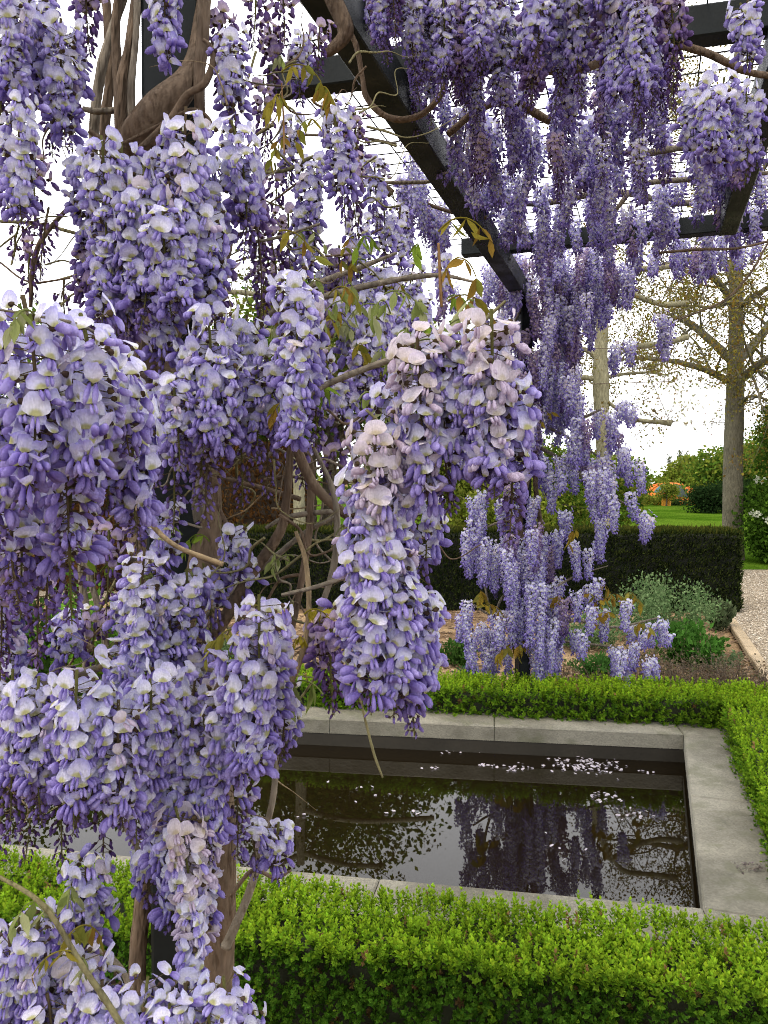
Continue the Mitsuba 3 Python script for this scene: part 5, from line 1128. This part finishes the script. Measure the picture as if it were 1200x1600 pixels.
for j, pts in enumerate(([(812, 1110, 6, .1), (826, 1000, 6, .08), (836, 900, 5, .02), (812, 820, 5, -.04), (826, 720, 5, -.06), (812, 620, 4.5, 0), (828, 520, 4.5, .04), (815, 460, 4)], [(838, 1110, 5), (850, 1000, 4.5), (842, 920, 4, .05), (846, 840, 4, .1), (836, 740, 4), (845, 620, 4), (858, 500, 4), (872, 420, 4), (880, 385, 3)],
                         [(845, 700, 3), (880, 720, 3), (930, 760, 2.6), (1000, 800, .8)], [(840, 660, 2.5), (900, 690, 2.2), (960, 730, .8)], [(835, 830, 3), (790, 815, 2.6), (745, 830, .8)], [(838, 940, 3), (790, 930, 2.4), (770, 960, 2), (740, 945, 1.5)], [(846, 930, 2.4), (900, 900, 1.6), (950, 884, .6)], [(850, 980, 3), (900, 970, 2.4), (960, 980, 2), (1030, 965, 1.5)],
                         [(810, 520, 2.5), (780, 500, 2), (790, 460, 2), (820, 470, 2)], [(850, 610, 2), (900, 650, 2), (940, 640, 1.6)], [(853, 1000, 2.4), (910, 1005, 2), (965, 1012, 1.6)], [(760, 850, 2), (757, 900, 2), (765, 950, 2), (775, 965, 2)], [(850, 420, 3), (830, 450, 3), (800, 520, 2), (815, 560, 2)])):
    wood('stem', pts, 4.92, WOOD if j < 2 else GREYW, 7, .15, 90 + j, None, vine3)
BL = [(.25, .16, .03), (.22, .20, .04), (.30, .22, .03)]
for x, y in ((752, 930), (760, 945), (748, 950), (800, 1000), (808, 1010), (815, 1020), (795, 1012), (945, 935), (955, 930), (965, 940), (975, 930), (880, 935), (905, 930), (960, 960), (985, 985), (870, 650), (905, 830)):
    leaf_spray(vine3, rng, at(x, y, 4.7), .13, BL, 9, .7)

# ------------------------------------------------------------------ fallen petals on the water, dried sprig on the coping
rng = np.random.default_rng(241)
PV, PF, PU = disc(6, 1, .010, .016)
for px, py, n, w, lab in ((717, 1170, 42, .13, 'raft of fallen pale petals nearest the far coping of the pond'), (805, 1200, 26, .09, 'small raft of pale petals between the two larger ones on the water'), (912, 1196, 120, .20, 'largest raft of fallen white petals at the right of the pond'), (765, 1197, 8, .05, 'short streak of petals left of the small raft'), (948, 1246, 22, .11, 'loose petals floating below the largest raft'), (985, 1272, 18, .12, 'scattered petals towards the right wall of the pond'), (672, 1200, 6, .05, 'few petals floating on the dark water left of centre'), (1010, 1207, 5, .04, 'pair of petals beside the right wall of the pond'), (650, 1272, 6, .09, 'lone petals in the middle of the pond'), (475, 1277, 5, .08, 'few petals floating at the left of the pond'), (880, 1322, 7, .22, 'widely scattered petals near the front right of the pond'), (560, 1240, 7, .25, 'thin scatter of petals on the left half of the pond'), (940, 1180, 16, .16, 'thin line of petals behind the largest raft')):
    k = thing('petal_raft', lab, 'petals', 'fallen petals on the pond', 'stuff')
    c = on(px, py, ZW); p = c + np.column_stack([rng.normal(0, w * .5, n), rng.normal(0, w * .30, n), np.zeros(n)])
    p[:, 2] = ZW + .003 + rng.uniform(0, .004, n)
    fw = unit(np.column_stack([rng.normal(0, .3, n), rng.normal(0, .3, n), np.ones(n)])); y = unit(np.cross(fw, unit(np.column_stack([rng.normal(size=(n, 2)), np.zeros(n)]))))
    R = np.stack([np.cross(y, fw), y, fw], -1); m = Mesh()
    uv = np.stack([np.repeat(np.minimum(PU, .55)[None], n, 0), np.repeat((1 + rng.uniform(.05, .6, n))[:, None], len(PU), 1)], -1)
    scatter(m, PV, PF, p, R, np.repeat(rng.uniform(.6, 1.1, n)[:, None], 3, 1), uv); m.put(k, 'm_petal')
k = thing('dried_sprig', 'dry grey flower sprig lying on the right hand coping', 'twig')
c = on(1175, 1362, ZC); c[2] = ZC + .006; m = Mesh()
for j in range(9):
    a = rng.uniform(-.4, .9); d = np.array([math.cos(a), math.sin(a), 0]); o = c + np.array([rng.uniform(-.05, .03), rng.uniform(-.02, .02), 0])
    P = np.array([[*o, .0012], [*(o + d * .03 + [0, 0, .006]), .001], [*(o + d * .065), .0008]]); tube(m, P, 4, (.22, .19, .16), 0, 3)
part(k, 'stalk', m, 'm_bark')
m = Mesh(); n = 40; p = c + np.column_stack([rng.uniform(-.05, .08, n), rng.uniform(-.02, .06, n), np.zeros(n)])
scatter(m, *RHOMB, p, frames(rng.normal(size=(n, 3)) * [1, 1, .3], rng), np.repeat(rng.uniform(.008, .016, n)[:, None], 3, 1), pack(np.array([(.24, .20, .20)]) * rng.uniform(.6, 1.2, (n, 1)))); part(k, 'dry_petals', m, 'm_leaf', True, None, 'stuff')
k = thing('pebble', 'small dark pebble on the right hand coping', 'stone')
b = trimesh.creation.icosphere(subdivisions=2, radius=.007); b.vertices[:] = b.vertices * [1, .8, .6] + on(1068, 1382, ZC) + [0, 0, .004]; Mesh().add(b.vertices, b.faces, pack((.05, .045, .04))).put(k, 'm_matte')
